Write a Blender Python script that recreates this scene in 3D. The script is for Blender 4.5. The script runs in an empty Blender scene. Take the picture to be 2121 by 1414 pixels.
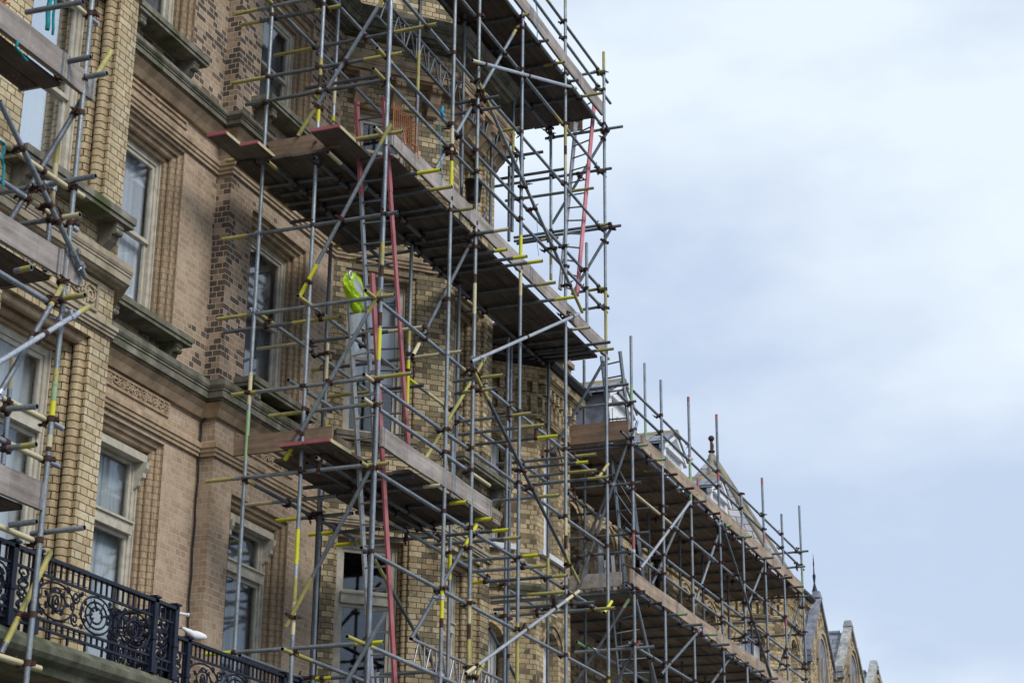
import bpy, math, random
from mathutils import Vector, Matrix
random.seed(7)
R_ = math.radians
sc = bpy.context.scene
col = sc.collection

# ------------------------------------------------------------------ camera
YAW, PIT, ROL, FPX = 0.376296275, 0.351408292, 0.00978300929, 3972.25629
CAMZ = 1.6
def _cam():
    cy, sy, cp, sp = math.cos(YAW), math.sin(YAW), math.cos(PIT), math.sin(PIT)
    f = Vector((cy*cp, sy*cp, sp)); r = f.cross(Vector((0, 0, 1))).normalized(); u = r.cross(f)
    r2 = r*math.cos(ROL)+u*math.sin(ROL); return r2, r2.cross(f), f
CR, CU, CF = _cam()
cd = bpy.data.cameras.new('camera'); cam = bpy.data.objects.new('camera', cd); col.objects.link(cam)
M = Matrix((CR, CU, -CF)).transposed().to_4x4(); M.translation = Vector((0, 0, CAMZ)); cam.matrix_world = M
cd.sensor_width = 36; cd.lens = FPX/2121*36; cd.clip_start = .1; cd.clip_end = 3000
cd.dof.use_dof = True; cd.dof.focus_distance = 25; cd.dof.aperture_fstop = 5
sc.camera = cam

# ------------------------------------------------------------------ world and sun
SUN_EL, SUN_AZ = 42, 246      # azimuth in degrees counter-clockwise from +X, where the sun stands
w = bpy.data.worlds.new("World"); sc.world = w; w.use_nodes = True
nt = w.node_tree; nt.nodes.clear()
def N(t, k, **kw):
    n = t.nodes.new(k)
    for a, b in kw.items(): setattr(n, a, b)
    return n
out = N(nt, 'ShaderNodeOutputWorld'); bg = N(nt, 'ShaderNodeBackground'); add = N(nt, 'ShaderNodeMixShader')
sky = N(nt, 'ShaderNodeTexSky', sky_type='NISHITA'); sky.sun_disc = False
sky.sun_elevation = R_(SUN_EL); sky.sun_rotation = R_(90-SUN_AZ)
bg.inputs[1].default_value = .1; nt.links.new(sky.outputs[0], bg.inputs[0])
bc = N(nt, 'ShaderNodeBackground')
tc = N(nt, 'ShaderNodeTexCoord'); mp = N(nt, 'ShaderNodeMapping'); mp.inputs['Scale'].default_value = (1, 1, 2.2)
mp.inputs['Location'].default_value = (2.1, 1.5, .9)
no = N(nt, 'ShaderNodeTexNoise'); no.inputs['Scale'].default_value = 3.0; no.inputs['Detail'].default_value = 7; no.inputs['Roughness'].default_value = .5
rp = N(nt, 'ShaderNodeValToRGB')
e = rp.color_ramp.elements; e[0].position = .40; e[0].color = (.375, .445, .57, 1); e[1].position = .61; e[1].color = (.57, .635, .69, 1)
nt.links.new(tc.outputs['Generated'], mp.inputs[0]); nt.links.new(mp.outputs[0], no.inputs[0]); 
sx = N(nt, 'ShaderNodeSeparateXYZ'); nt.links.new(tc.outputs['Generated'], sx.inputs[0])
mr = N(nt, 'ShaderNodeMapRange'); nt.links.new(sx.outputs[2], mr.inputs[0])
for k_, v_ in ((1, .2), (2, .5), (3, -.07), (4, .06)): mr.inputs[k_].default_value = v_
ad = N(nt, 'ShaderNodeMath', operation='ADD'); nt.links.new(no.outputs[0], ad.inputs[0]); nt.links.new(mr.outputs[0], ad.inputs[1]); nt.links.new(ad.outputs[0], rp.inputs[0])
nt.links.new(rp.outputs[0], bc.inputs[0]); bc.inputs[1].default_value = 1.0
add.inputs[0].default_value = .93
nt.links.new(bg.outputs[0], add.inputs[1]); nt.links.new(bc.outputs[0], add.inputs[2]); nt.links.new(add.outputs[0], out.inputs[0])
sl = bpy.data.lights.new('sun', 'SUN'); so = bpy.data.objects.new('sun', sl); col.objects.link(so)
sl.energy = 1.5; sl.angle = R_(22); sl.color = (1, .95, .87)
sd = Vector((math.cos(R_(SUN_AZ))*math.cos(R_(SUN_EL)), math.sin(R_(SUN_AZ))*math.cos(R_(SUN_EL)), math.sin(R_(SUN_EL))))
so.rotation_euler = sd.to_track_quat('Z', 'Y').to_euler()
sc.view_settings.view_transform = 'Standard'; sc.view_settings.look = 'None'; sc.view_settings.exposure = .64; sc.view_settings.gamma = 1
sc.cycles.max_bounces = 6; sc.cycles.transparent_max_bounces = 12

# ------------------------------------------------------------------ pixel -> world on a real plane
def on(px, py, ax, v):
    d = CR*((px-1060.5)/FPX)-CU*((py-707)/FPX)+CF
    i = 'xyz'.index(ax); t = ((v-CAMZ) if i == 2 else v)/d[i]
    p = d*t; p.z += CAMZ; return p

# ------------------------------------------------------------------ materials
def mat(name, base=(.5, .5, .5), rough=.7, metal=0, spec=.3):
    m = bpy.data.materials.new(name); m.use_nodes = True
    b = m.node_tree.nodes['Principled BSDF']
    b.inputs['Base Color'].default_value = (*base, 1); b.inputs['Roughness'].default_value = rough
    b.inputs['Metallic'].default_value = metal; b.inputs['Specular IOR Level'].default_value = spec
    return m, m.node_tree, b
def noise(t, scale, detail=4, rough=.55, vec=None, vs=None, kind='ShaderNodeTexNoise'):
    n = N(t, kind); n.inputs['Scale'].default_value = scale
    if kind == 'ShaderNodeTexNoise': n.inputs['Detail'].default_value = detail; n.inputs['Roughness'].default_value = rough
    g = vec
    if g is None: g = N(t, 'ShaderNodeNewGeometry').outputs['Position']
    if vs is not None:
        mp = N(t, 'ShaderNodeMapping'); mp.inputs['Scale'].default_value = vs; t.links.new(g, mp.inputs[0]); g = mp.outputs[0]
    t.links.new(g, n.inputs['Vector']); return n.outputs[0]
def ramp(t, fac, stops, interp='LINEAR'):
    r = N(t, 'ShaderNodeValToRGB'); r.color_ramp.interpolation = interp
    el = r.color_ramp.elements
    while len(el) < len(stops): el.new(.5)
    for k, (p, c) in enumerate(stops): el[k].position = p; el[k].color = (*c, 1) if len(c) == 3 else c
    t.links.new(fac, r.inputs[0]); return r.outputs[0]
def mix(t, fac, a, b, mode='MIX'):
    m = N(t, 'ShaderNodeMix', data_type='RGBA', blend_type=mode)
    for s, v in ((m.inputs[0], fac), (m.inputs[6], a), (m.inputs[7], b)):
        if isinstance(v, (int, float)): s.default_value = v
        elif isinstance(v, tuple): s.default_value = (*v, 1)
        else: t.links.new(v, s)
    return m.outputs[2]
def math_(t, op, a, b=0., c=None):
    m = N(t, 'ShaderNodeMath', operation=op)
    for k, v in enumerate((a, b) if c is None else (a, b, c)):
        if isinstance(v, (int, float)): m.inputs[k].default_value = v
        else: t.links.new(v, m.inputs[k])
    return m.outputs[0]
def bump(t, b, h, strength=.4, dist=.01):
    n = N(t, 'ShaderNodeBump'); n.inputs['Strength'].default_value = strength; n.inputs['Distance'].default_value = dist
    t.links.new(h, n.inputs['Height']); t.links.new(n.outputs[0], b.inputs['Normal'])
def maprange(t, v, a, b, c=0., d=1.):
    n = N(t, 'ShaderNodeMapRange'); t.links.new(v, n.inputs[0])
    for k, x in enumerate((a, b, c, d)): n.inputs[k+1].default_value = x
    return n.outputs[0]

def brick(name, pal, mortar, dark=None, msize=.006, soot=.6, bmp=.8, header=False):
    m, t, b = mat(name, rough=.9, spec=.2)
    uv = N(t, 'ShaderNodeUVMap').outputs[0]
    wob = N(t, 'ShaderNodeVectorMath', operation='ADD'); nn = N(t, 'ShaderNodeTexNoise'); nn.inputs['Scale'].default_value = 9
    t.links.new(uv, nn.inputs[0]); sc_ = N(t, 'ShaderNodeVectorMath', operation='SCALE'); sc_.inputs[3].default_value = .008
    t.links.new(nn.outputs['Color'], sc_.inputs[0]); t.links.new(uv, wob.inputs[0]); t.links.new(sc_.outputs[0], wob.inputs[1])
    def bt():
        n = N(t, 'ShaderNodeTexBrick'); n.offset = .5; n.offset_frequency = 2; n.squash = (1 if header else .5); n.squash_frequency = 2
        n.inputs['Scale'].default_value = 1; n.inputs['Brick Width'].default_value = .1125 if header else .225; n.inputs['Row Height'].default_value = .0755
        n.inputs['Mortar Size'].default_value = msize; n.inputs['Mortar Smooth'].default_value = .25; n.inputs['Bias'].default_value = 0
        t.links.new(wob.outputs[0], n.inputs['Vector']); return n
    n = bt(); n.inputs['Color1'].default_value = (0, 0, 0, 1); n.inputs['Color2'].default_value = (1, 1, 1, 1); n.inputs['Mortar'].default_value = (.5, .5, .5, 1)
    rnd = n.outputs['Color']
    c = ramp(t, rnd, pal)
    if dark:
        mask, dpal = dark(t)
        fr2 = math_(t, 'FRACT', math_(t, 'MULTIPLY', rnd, 17.31)); sel = maprange(t, math_(t, 'ADD', fr2, mask), .98, 1.02)
        c = mix(t, sel, c, ramp(t, math_(t, 'FRACT', math_(t, 'MULTIPLY', rnd, 5.77)), dpal))
    c = mix(t, .6, c, ramp(t, noise(t, 16, 4, .7), [(.33, (.72, .70, .68)), (.6, (1.1, 1.1, 1.1))]), 'MULTIPLY')
    fine = noise(t, 60, 3); c = mix(t, .45, c, ramp(t, fine, [(.3, (.55, .55, .55)), (.7, (1.2, 1.2, 1.2))]), 'MULTIPLY')
    big = noise(t, .9, 5, .6); c = mix(t, soot, c, ramp(t, big, [(.35, (.62, .6, .56)), (.6, (1.08, 1.06, 1.03))]), 'MULTIPLY')
    c = mix(t, .55, c, ramp(t, noise(t, 2.6, 5, .65, vs=(1, 1, .16)), [(.34, (.60, .58, .55)), (.56, (1.05, 1.04, 1.02))]), 'MULTIPLY')
    mo = mix(t, noise(t, 3, 3), mortar, tuple(x*.75 for x in mortar))
    c = mix(t, n.outputs['Fac'], c, mo)
    t.links.new(c, b.inputs['Base Color'])
    h = math_(t, 'SUBTRACT', math_(t, 'MULTIPLY', fine, .25), n.outputs['Fac'])
    bump(t, b, h, bmp, .011); return m
def sepz(t):
    s = N(t, 'ShaderNodeSeparateXYZ'); t.links.new(N(t, 'ShaderNodeNewGeometry').outputs['Position'], s.inputs[0]); return s.outputs
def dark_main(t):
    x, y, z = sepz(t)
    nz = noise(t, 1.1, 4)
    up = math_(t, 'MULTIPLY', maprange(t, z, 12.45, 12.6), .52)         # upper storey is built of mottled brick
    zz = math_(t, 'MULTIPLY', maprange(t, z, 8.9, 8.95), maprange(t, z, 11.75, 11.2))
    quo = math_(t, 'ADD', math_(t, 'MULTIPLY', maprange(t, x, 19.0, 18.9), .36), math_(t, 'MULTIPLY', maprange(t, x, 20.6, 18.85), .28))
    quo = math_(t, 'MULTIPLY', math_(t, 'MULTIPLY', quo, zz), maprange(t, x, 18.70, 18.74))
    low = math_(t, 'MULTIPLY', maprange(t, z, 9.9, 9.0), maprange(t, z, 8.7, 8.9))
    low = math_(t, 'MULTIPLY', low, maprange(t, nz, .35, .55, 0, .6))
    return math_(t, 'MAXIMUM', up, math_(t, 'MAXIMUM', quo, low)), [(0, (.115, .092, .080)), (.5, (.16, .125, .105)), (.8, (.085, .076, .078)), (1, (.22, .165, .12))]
MB_ = {}
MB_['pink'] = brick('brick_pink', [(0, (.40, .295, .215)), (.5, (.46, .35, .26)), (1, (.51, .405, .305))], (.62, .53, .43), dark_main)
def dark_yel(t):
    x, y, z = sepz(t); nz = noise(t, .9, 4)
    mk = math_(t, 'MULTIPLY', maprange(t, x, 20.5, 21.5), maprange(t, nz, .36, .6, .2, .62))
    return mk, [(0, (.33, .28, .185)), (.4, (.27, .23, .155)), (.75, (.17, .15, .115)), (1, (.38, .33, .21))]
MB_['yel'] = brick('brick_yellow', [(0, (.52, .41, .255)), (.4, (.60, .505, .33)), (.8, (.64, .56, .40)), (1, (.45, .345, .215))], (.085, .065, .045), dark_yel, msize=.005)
MB_['jamb'] = brick('brick_moulded', [(0, (.52, .41, .25)), (.4, (.60, .50, .33)), (1, (.50, .38, .23))], (.07, .05, .035), msize=.006, header=True, bmp=.9)
MB_['jambp'] = brick('brick_moulded_pink', [(0, (.37, .275, .19)), (.5, (.44, .335, .235)), (1, (.35, .29, .20))], (.24, .18, .12), msize=.005, header=True)
MB_['far'] = brick('brick_far', [(0, (.50, .39, .235)), (.5, (.58, .475, .295)), (.9, (.62, .52, .34)), (1, (.34, .25, .165))], (.24, .18, .12), dark=lambda t: (maprange(t, noise(t, 1.1, 4), .42, .68, .05, .75), [(0, (.30, .24, .14)), (.6, (.17, .14, .10)), (1, (.36, .29, .18))]), msize=.006)

def stone(name, a, b2, moss=None, scale=6, rough=.9):
    m, t, b = mat(name, rough=rough, spec=.2)
    c = ramp(t, noise(t, scale, 6, .65), [(.3, a), (.7, b2)])
    streak = noise(t, 5, 5, .6, vs=(1, 1, .25)); c = mix(t, .6, c, ramp(t, streak, [(.35, (.45, .43, .40)), (.62, (1.1, 1.1, 1.08))]), 'MULTIPLY')
    if moss: c = mix(t, maprange(t, noise(t, 2.2, 6, .7), .5, .66), c, moss)
    t.links.new(c, b.inputs['Base Color']); bump(t, b, noise(t, 45, 4), .3, .006); return m
M_stone = stone('weathered_stone', (.13, .125, .10), (.275, .26, .215), (.075, .09, .04))
M_terra = stone('terracotta_stone', (.34, .25, .165), (.49, .385, .275))
M_pale = stone('pale_stone', (.32, .27, .20), (.46, .40, .31))
M_balc = stone('balcony_stone', (.085, .09, .065), (.19, .19, .15), (.05, .07, .03))
def paint(name, a, b2, rough=.5, sc_=9):
    m, t, b = mat(name, rough=rough); t.links.new(ramp(t, noise(t, sc_, 5, .6), [(.35, a), (.65, b2)]), b.inputs['Base Color']); return m
M_cream = paint('cream_paint', (.40, .37, .31), (.56, .53, .45))
M_white = paint('white_paint', (.68, .70, .74), (.80, .82, .86))
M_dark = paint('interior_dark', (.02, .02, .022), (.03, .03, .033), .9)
M_iron = paint('black_iron', (.007, .010, .022), (.016, .021, .042), .45)
M_iron.node_tree.nodes['Principled BSDF'].inputs['Specular IOR Level'].default_value = .2
M_black = paint('black_plastic_and_bore_shade', (.012, .012, .013), (.02, .02, .022), .5)
M_lead = paint('lead_sheet', (.11, .115, .145), (.24, .25, .30), .6, 5)
M_blue = paint('blue_grey_paint', (.13, .17, .23), (.19, .24, .31), .6, 4)
M_rust = paint('rusty_fitting', (.030, .017, .015), (.085, .040, .030), .8, 25)
def curtain(name, a):
    m, t, b = mat(name, a, .9); 
    t.links.new(ramp(t, noise(t, 7, 2, .5, vs=(1, 1, .03)), [(.3, tuple(x*.55 for x in a)), (.7, a)]), b.inputs['Base Color']); return m
M_curt = curtain('net_curtain', (.55, .59, .60)); M_curd = curtain('dark_curtain', (.24, .245, .26)); M_blind = curtain('white_blind', (.82, .86, .92))
def glass(name, lo, hi):
    m = bpy.data.materials.new(name); m.use_nodes = True; t = m.node_tree; t.nodes.clear()
    o = N(t, 'ShaderNodeOutputMaterial'); tr = N(t, 'ShaderNodeBsdfTransparent'); tr.inputs[0].default_value = (.93, .95, .97, 1)
    gl = N(t, 'ShaderNodeBsdfGlossy'); gl.inputs['Roughness'].default_value = .04; gl.inputs[0].default_value = (.85, .9, .95, 1)
    fr = N(t, 'ShaderNodeLayerWeight'); fr.inputs[0].default_value = .5
    f = maprange(t, math_(t, 'POWER', fr.outputs['Facing'], 3.), 0, 1, lo, hi); mx = N(t, 'ShaderNodeMixShader')
    t.links.new(f, mx.inputs[0]); t.links.new(tr.outputs[0], mx.inputs[1]); t.links.new(gl.outputs[0], mx.inputs[2]); t.links.new(mx.outputs[0], o.inputs[0]); return m
M_glass = glass('window_glass', .06, .36)
M_glassr = glass('window_glass_reflective', .5, .95)
def metal(name, a, b2, rough=.45, met=.55, rust=.0):
    m, t, b = mat(name, rough=rough, metal=met, spec=.4)
    c = ramp(t, noise(t, 7, 5, .65), [(.3, a), (.7, b2)])
    oi = N(t, 'ShaderNodeObjectInfo'); c = mix(t, 1., c, ramp(t, oi.outputs['Random'], [(0, (.70, .70, .72)), (.4, (1., 1., 1.)), (.75, (.92, .90, .84)), (1, (1.18, 1.18, 1.18))]), 'MULTIPLY')
    c = mix(t, .5, c, ramp(t, noise(t, 50, 3), [(.35, (.6, .6, .6)), (.6, (1.1, 1.1, 1.1))]), 'MULTIPLY')
    spots = maprange(t, noise(t, 14, 5, .75), .57, .66)
    c = mix(t, math_(t, 'MULTIPLY', spots, .55+rust), c, (.16, .10, .07)); t.links.new(c, b.inputs['Base Color'])
    t.links.new(maprange(t, noise(t, 30, 3), .3, .7, rough-.12, rough+.18), b.inputs['Roughness']); return m
M_steel = metal('galvanised_steel', (.19, .225, .27), (.35, .40, .46))
M_steel2 = metal('dull_steel', (.11, .128, .155), (.22, .245, .28), .55)
M_light = metal('bright_steel', (.36, .40, .47), (.52, .56, .64), .4)
M_alu = metal('aluminium', (.42, .43, .44), (.55, .56, .58), .4, .5)
def chip(name, a, b2, under, amt):
    m, t, b = mat(name, rough=.55, spec=.35); c = ramp(t, noise(t, 5, 3), [(.3, a), (.7, b2)])
    c = mix(t, maprange(t, noise(t, 22, 6, .75), .60-amt, .66-amt), c, under); t.links.new(c, b.inputs['Base Color']); return m
M_yel = chip('yellow_paint_worn', (.33, .29, .075), (.46, .42, .13), (.24, .25, .20), .07)
M_bri = chip('yellow_paint_fresh', (.56, .56, .02), (.66, .64, .04), (.35, .36, .1), -.03)
M_crm = chip('cream_paint_worn', (.50, .44, .27), (.62, .56, .36), (.33, .33, .30), .03)
M_red = chip('red_paint_worn', (.34, .085, .10), (.42, .14, .155), (.22, .19, .2), .03)
M_pnk = chip('pink_paint_worn', (.50, .16, .20), (.58, .25, .28), (.3, .3, .32), .03)
M_grn = chip('green_paint_worn', (.22, .36, .18), (.30, .46, .26), (.22, .25, .25), .05)
M_ora = chip('orange_paint', (.36, .13, .05), (.48, .20, .08), (.16, .08, .05), .05)
def wood(name, stops, vs, rough=.85):
    m, t, b = mat(name, rough=rough, spec=.15)
    g = N(t, 'ShaderNodeNewGeometry'); isl = g.outputs['Random Per Island']
    c = ramp(t, isl, stops)
    gr = noise(t, 14, 5, .7, vs=vs); c = mix(t, .75, c, ramp(t, gr, [(.32, (.5, .48, .46)), (.62, (1.15, 1.15, 1.15))]), 'MULTIPLY')
    bl = noise(t, 2.2, 5, .7); c = mix(t, .6, c, ramp(t, bl, [(.35, (.55, .54, .53)), (.6, (1.1, 1.1, 1.1))]), 'MULTIPLY')
    sp = maprange(t, noise(t, 38, 2, .5), .70, .73); c = mix(t, math_(t, 'MULTIPLY', sp, .5), c, (.5, .49, .47))
    t.links.new(c, b.inputs['Base Color']); bump(t, b, gr, .3, .004); return m
M_deck = wood('scaffold_planks', [(0, (.11, .092, .08)), (.5, (.19, .16, .14)), (.7, (.085, .07, .06)), (1, (.15, .125, .11))], (.06, 1, 1))
M_deckf = wood('tan_planks', [(0, (.27, .215, .17)), (.5, (.34, .28, .225)), (.7, (.18, .14, .11)), (1, (.25, .20, .16))], (.06, 1, 1))  # tan planks, with the stronger light on them put into the paler colour
M_toe = wood('grey_board', [(0, (.33, .295, .275)), (.5, (.40, .365, .345)), (1, (.28, .25, .235))], (.06, 1, 1))
M_toeb = wood('tan_board', [(0, (.44, .35, .27)), (.5, (.38, .29, .215)), (1, (.48, .40, .33))], (.06, 1, 1))
M_toey = wood('brown_board', [(0, (.24, .17, .115)), (.5, (.29, .21, .15)), (1, (.20, .14, .10))], (1, .06, 1))
def slate(name='slates', c1=(.14, .16, .20, 1), c2=(.26, .28, .33, 1)):
    m, t, b = mat(name, rough=.6); uv = N(t, 'ShaderNodeUVMap').outputs[0]
    n = N(t, 'ShaderNodeTexBrick'); n.inputs['Scale'].default_value = 1; n.inputs['Brick Width'].default_value = .3; n.inputs['Row Height'].default_value = .22
    n.inputs['Mortar Size'].default_value = .012; n.inputs['Color1'].default_value = c1; n.inputs['Color2'].default_value = c2; n.inputs['Mortar'].default_value = (.05, .05, .06, 1)
    t.links.new(uv, n.inputs['Vector'])
    c = mix(t, maprange(t, noise(t, 1.6, 5), .58, .7), n.outputs['Color'], (.30, .25, .16)); t.links.new(c, b.inputs['Base Color']); bump(t, b, n.outputs['Fac'], -.5, .01); return m
M_slate = slate(); M_slatep = slate('pale_slates', (.25, .25, .28, 1), (.40, .39, .42, 1))
M_lich = stone('lichen_ridge', (.15, .135, .10), (.27, .24, .16), (.33, .25, .07), 7)
M_hip = stone('hip_tiles', (.20, .185, .15), (.32, .30, .25), (.30, .25, .13), 4)
M_cope = stone('lichen_coping', (.24, .25, .25), (.55, .56, .55), (.14, .14, .15), 9)
M_asph = stone('asphalt', (.04, .04, .042), (.06, .06, .06), None, 20)
M_pav = stone('paving', (.10, .10, .098), (.15, .15, .145), None, 3)

# ------------------------------------------------------------------ mesh builder
class MB:
    def __init__(s): s.v = []; s.f = []; s.m = []; s.s = []
    def face(s, pts, mi=0, sm=False):
        n = len(s.v); s.v += [Vector(p) for p in pts]; s.f.append(tuple(range(n, n+len(pts)))); s.m.append(mi); s.s.append(sm)
    def grid(s, rows, mi=0, sm=True, closed=False):
        n = len(s.v); k = len(rows[0])
        for r in rows: s.v += [Vector(p) for p in r]
        for i in range(len(rows)-1):
            for j in range(k if closed else k-1):
                j2 = (j+1) % k; s.f.append((n+i*k+j, n+i*k+j2, n+(i+1)*k+j2, n+(i+1)*k+j)); s.m.append(mi); s.s.append(sm)
    def hexa(s, c, mi=0):   # 8 corners: bottom 4 (ccw) then top 4
        n = len(s.v); s.v += [Vector(p) for p in c]
        for q in ((3, 2, 1, 0), (4, 5, 6, 7), (0, 1, 5, 4), (1, 2, 6, 5), (2, 3, 7, 6), (3, 0, 4, 7)):
            s.f.append(tuple(n+i for i in q)); s.m.append(mi); s.s.append(False)
    def box(s, x0, x1, y0, y1, z0, z1, mi=0):
        s.hexa([(x0, y0, z0), (x1, y0, z0), (x1, y1, z0), (x0, y1, z0), (x0, y0, z1), (x1, y0, z1), (x1, y1, z1), (x0, y1, z1)], mi)
    def obox(s, c, ax, ay, az, hx, hy, hz, mi=0):
        c = Vector(c); ax = ax*hx; ay = ay*hy; az = az*hz
        s.hexa([c-ax-ay-az, c+ax-ay-az, c+ax+ay-az, c-ax+ay-az, c-ax-ay+az, c+ax-ay+az, c+ax+ay+az, c-ax+ay+az], mi)
    def bar(s, p, q, r, mi=0, n=6, cap=True):
        p = Vector(p); q = Vector(q); d = (q-p).normalized(); a, b = basis(d)
        rows = [[c+(a*math.cos(2*math.pi*i/n)+b*math.sin(2*math.pi*i/n))*r for i in range(n)] for c in (p, q)]
        s.grid(rows, mi, True, True)
        if cap: s.face(rows[0][::-1], mi); s.face(rows[1], mi)
    def path(s, pts, r, mi=0, n=5):
        pts = [Vector(p) for p in pts]; rows = []
        d0 = (pts[1]-pts[0]).normalized(); a, b = basis(d0)
        for i, p in enumerate(pts):
            d = (pts[min(i+1, len(pts)-1)]-pts[max(i-1, 0)]).normalized()
            a = (a-d*a.dot(d)).normalized(); b = d.cross(a)
            rr = r[i] if isinstance(r, list) else r
            rows.append([p+(a*math.cos(2*math.pi*k/n)+b*math.sin(2*math.pi*k/n))*rr for k in range(n)])
        s.grid(rows, mi, True, True); s.face(rows[0][::-1], mi); s.face(rows[-1], mi)
    def lathe(s, c, prof, mi=0, n=12):
        c = Vector(c); rows = [[c+Vector((r*math.cos(2*math.pi*i/n), r*math.sin(2*math.pi*i/n), z)) for i in range(n)] for r, z in prof]; s.grid(rows, mi, True, True)
    def build(s, name, mats, parent=None):
        off = BASE.get(parent.name, Vector()) if parent else Vector()
        me = bpy.data.meshes.new(name); me.from_pydata([p-off for p in s.v], [], s.f)
        for m in (mats if isinstance(mats, (list, tuple)) else [mats]): me.materials.append(m)
        me.polygons.foreach_set('material_index', s.m); me.polygons.foreach_set('use_smooth', s.s)
        uvl = me.uv_layers.new(name='UVMap').data; me.update(); buf = [0.]*(2*len(uvl)); vs = s.v
        for p in me.polygons:
            n = p.normal
            if abs(n.z) < .8: t = Vector((-n.y, n.x, 0)).normalized() if (n.x or n.y) else Vector((1, 0, 0)); h = Vector((0, 0, 1)) if abs(n.z) < .15 else n.cross(t)
            else: t = Vector((1, 0, 0)); h = Vector((0, 1, 0))
            for li in p.loop_indices:
                q = vs[me.loops[li].vertex_index]; buf[2*li] = q.dot(t); buf[2*li+1] = q.dot(h)
        uvl.foreach_set('uv', buf)
        o = bpy.data.objects.new(name, me); col.objects.link(o)
        if parent: o.parent = parent
        BASE[o.name] = off; return o
BASE = {}
def basis(d):
    a = Vector((0, 0, 1)) if abs(d.z) < .9 else Vector((1, 0, 0)); a = (a-d*a.dot(d)).normalized(); return a, d.cross(a)
def thing(name, label, cat, loc, group=None):
    o = bpy.data.objects.new(name, None); col.objects.link(o); o.location = loc; o['label'] = label; o['category'] = cat
    if group: o['group'] = group
    BASE[o.name] = Vector(loc); return o
def tag(o, label, cat, group=None):
    o['label'] = label; o['category'] = cat
    if group: o['group'] = group
    return o
def struct(o): o['kind'] = 'structure'; return o

# ------------------------------------------------------------------ setting
g = MB(); g.face([(-1500, -1500, -.15), (1500, -1500, -.15), (1500, 1500, -.15), (-1500, 1500, -.15)]); struct(g.build('ground', M_pav))
g = MB(); g.box(-300, 600, -8, 3, -.149, -.12); struct(g.build('road', M_asph))
g = MB(); g.box(-300, 600, 3, 40, -.148, 0); struct(g.build('pavement', M_pav))

# ------------------------------------------------------------------ wall frames
class F:
    def __init__(s, ox, oy, deg): s.o = Vector((ox, oy, 0)); a = R_(deg); s.d = Vector((math.cos(a), math.sin(a), 0)); s.n = Vector((s.d.y, -s.d.x, 0))
    def p(s, u, out, z): return s.o+s.d*u+s.n*out+Vector((0, 0, z))
def fbox(mb, f, u0, u1, o0, o1, z0, z1, mi=0):
    mb.hexa([f.p(u0, o1, z0), f.p(u1, o1, z0), f.p(u1, o0, z0), f.p(u0, o0, z0), f.p(u0, o1, z1), f.p(u1, o1, z1), f.p(u1, o0, z1), f.p(u0, o0, z1)], mi)
def wallcells(f, u0, u1, z0, z1, holes, th=.35):
    mb = MB(); us = sorted({u0, u1, *[h[0] for h in holes], *[h[1] for h in holes]}); zs = sorted({z0, z1, *[h[2] for h in holes], *[h[3] for h in holes]})
    us = [u for u in us if u0 <= u <= u1]; zs = [z for z in zs if z0 <= z <= z1]
    def solid(i, j):
        if i < 0 or j < 0 or i >= len(us)-1 or j >= len(zs)-1: return False
        cu = (us[i]+us[i+1])/2; cz = (zs[j]+zs[j+1])/2
        return not any(h[0] < cu < h[1] and h[2] < cz < h[3] for h in holes)
    P = f.p
    for i in range(len(us)-1):
        for j in range(len(zs)-1):
            if not solid(i, j): continue
            a, b, c, d = us[i], us[i+1], zs[j], zs[j+1]
            mb.face([P(a, 0, c), P(b, 0, c), P(b, 0, d), P(a, 0, d)]); mb.face([P(b, -th, c), P(a, -th, c), P(a, -th, d), P(b, -th, d)])
            if not solid(i-1, j): mb.face([P(a, -th, c), P(a, 0, c), P(a, 0, d), P(a, -th, d)])
            if not solid(i+1, j): mb.face([P(b, 0, c), P(b, -th, c), P(b, -th, d), P(b, 0, d)])
            if not solid(i, j-1): mb.face([P(a, -th, c), P(b, -th, c), P(b, 0, c), P(a, 0, c)])
            if not solid(i, j+1): mb.face([P(a, 0, d), P(b, 0, d), P(b, -th, d), P(a, -th, d)])
    return mb
def arc(cx, cy, r, a0, a1, n=6): return [(cx+r*math.cos(R_(a0+(a1-a0)*k/n)), cy+r*math.sin(R_(a0+(a1-a0)*k/n))) for k in range(n+1)]
# profiles: (inset, depth) from the outer arris inwards
P_ROLL = [(0, 0), (.0, .05), (.03, .05)]+arc(.03, .10, .05, -90, 40, 5)+[(.045, .15), (.03, .16), (.06, .17)]+arc(.075, .225, .05, -110, 60, 6)+[(.10, .27), (.15, .28), (.15, .36)]
P_STEP = [(0, 0), (0, .035), (.05, .045), (.06, .05), (.06, .08), (.09, .085)]+arc(.09, .12, .035, -90, 50, 5)+[(.115, .155), (.17, .16), (.17, .30)]
def surround(f, u0, u1, z0, z1, prof, mats, name, parent):
    mb = MB(); rows = []
    prof = [(prof[0][0], -.004)]+[(i+.004, d) for i, d in prof]
    # left jamb, head, right jamb as one mitred sweep
    for k in range(len(prof)-1):
        (i0, d0), (i1, d1) = prof[k], prof[k+1]
        a = [(u0+i0, -d0, z0), (u0+i0, -d0, z1-i0), (u1-i0, -d0, z1-i0), (u1-i0, -d0, z0)]
        b = [(u0+i1, -d1, z0), (u0+i1, -d1, z1-i1), (u1-i1, -d1, z1-i1), (u1-i1, -d1, z0)]
        for j in range(3):
            mb.face([f.p(*a[j]), f.p(*a[j+1]), f.p(*b[j+1]), f.p(*b[j])], 1 if j == 1 else 0)
    return mb.build(name, mats, parent)
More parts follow.
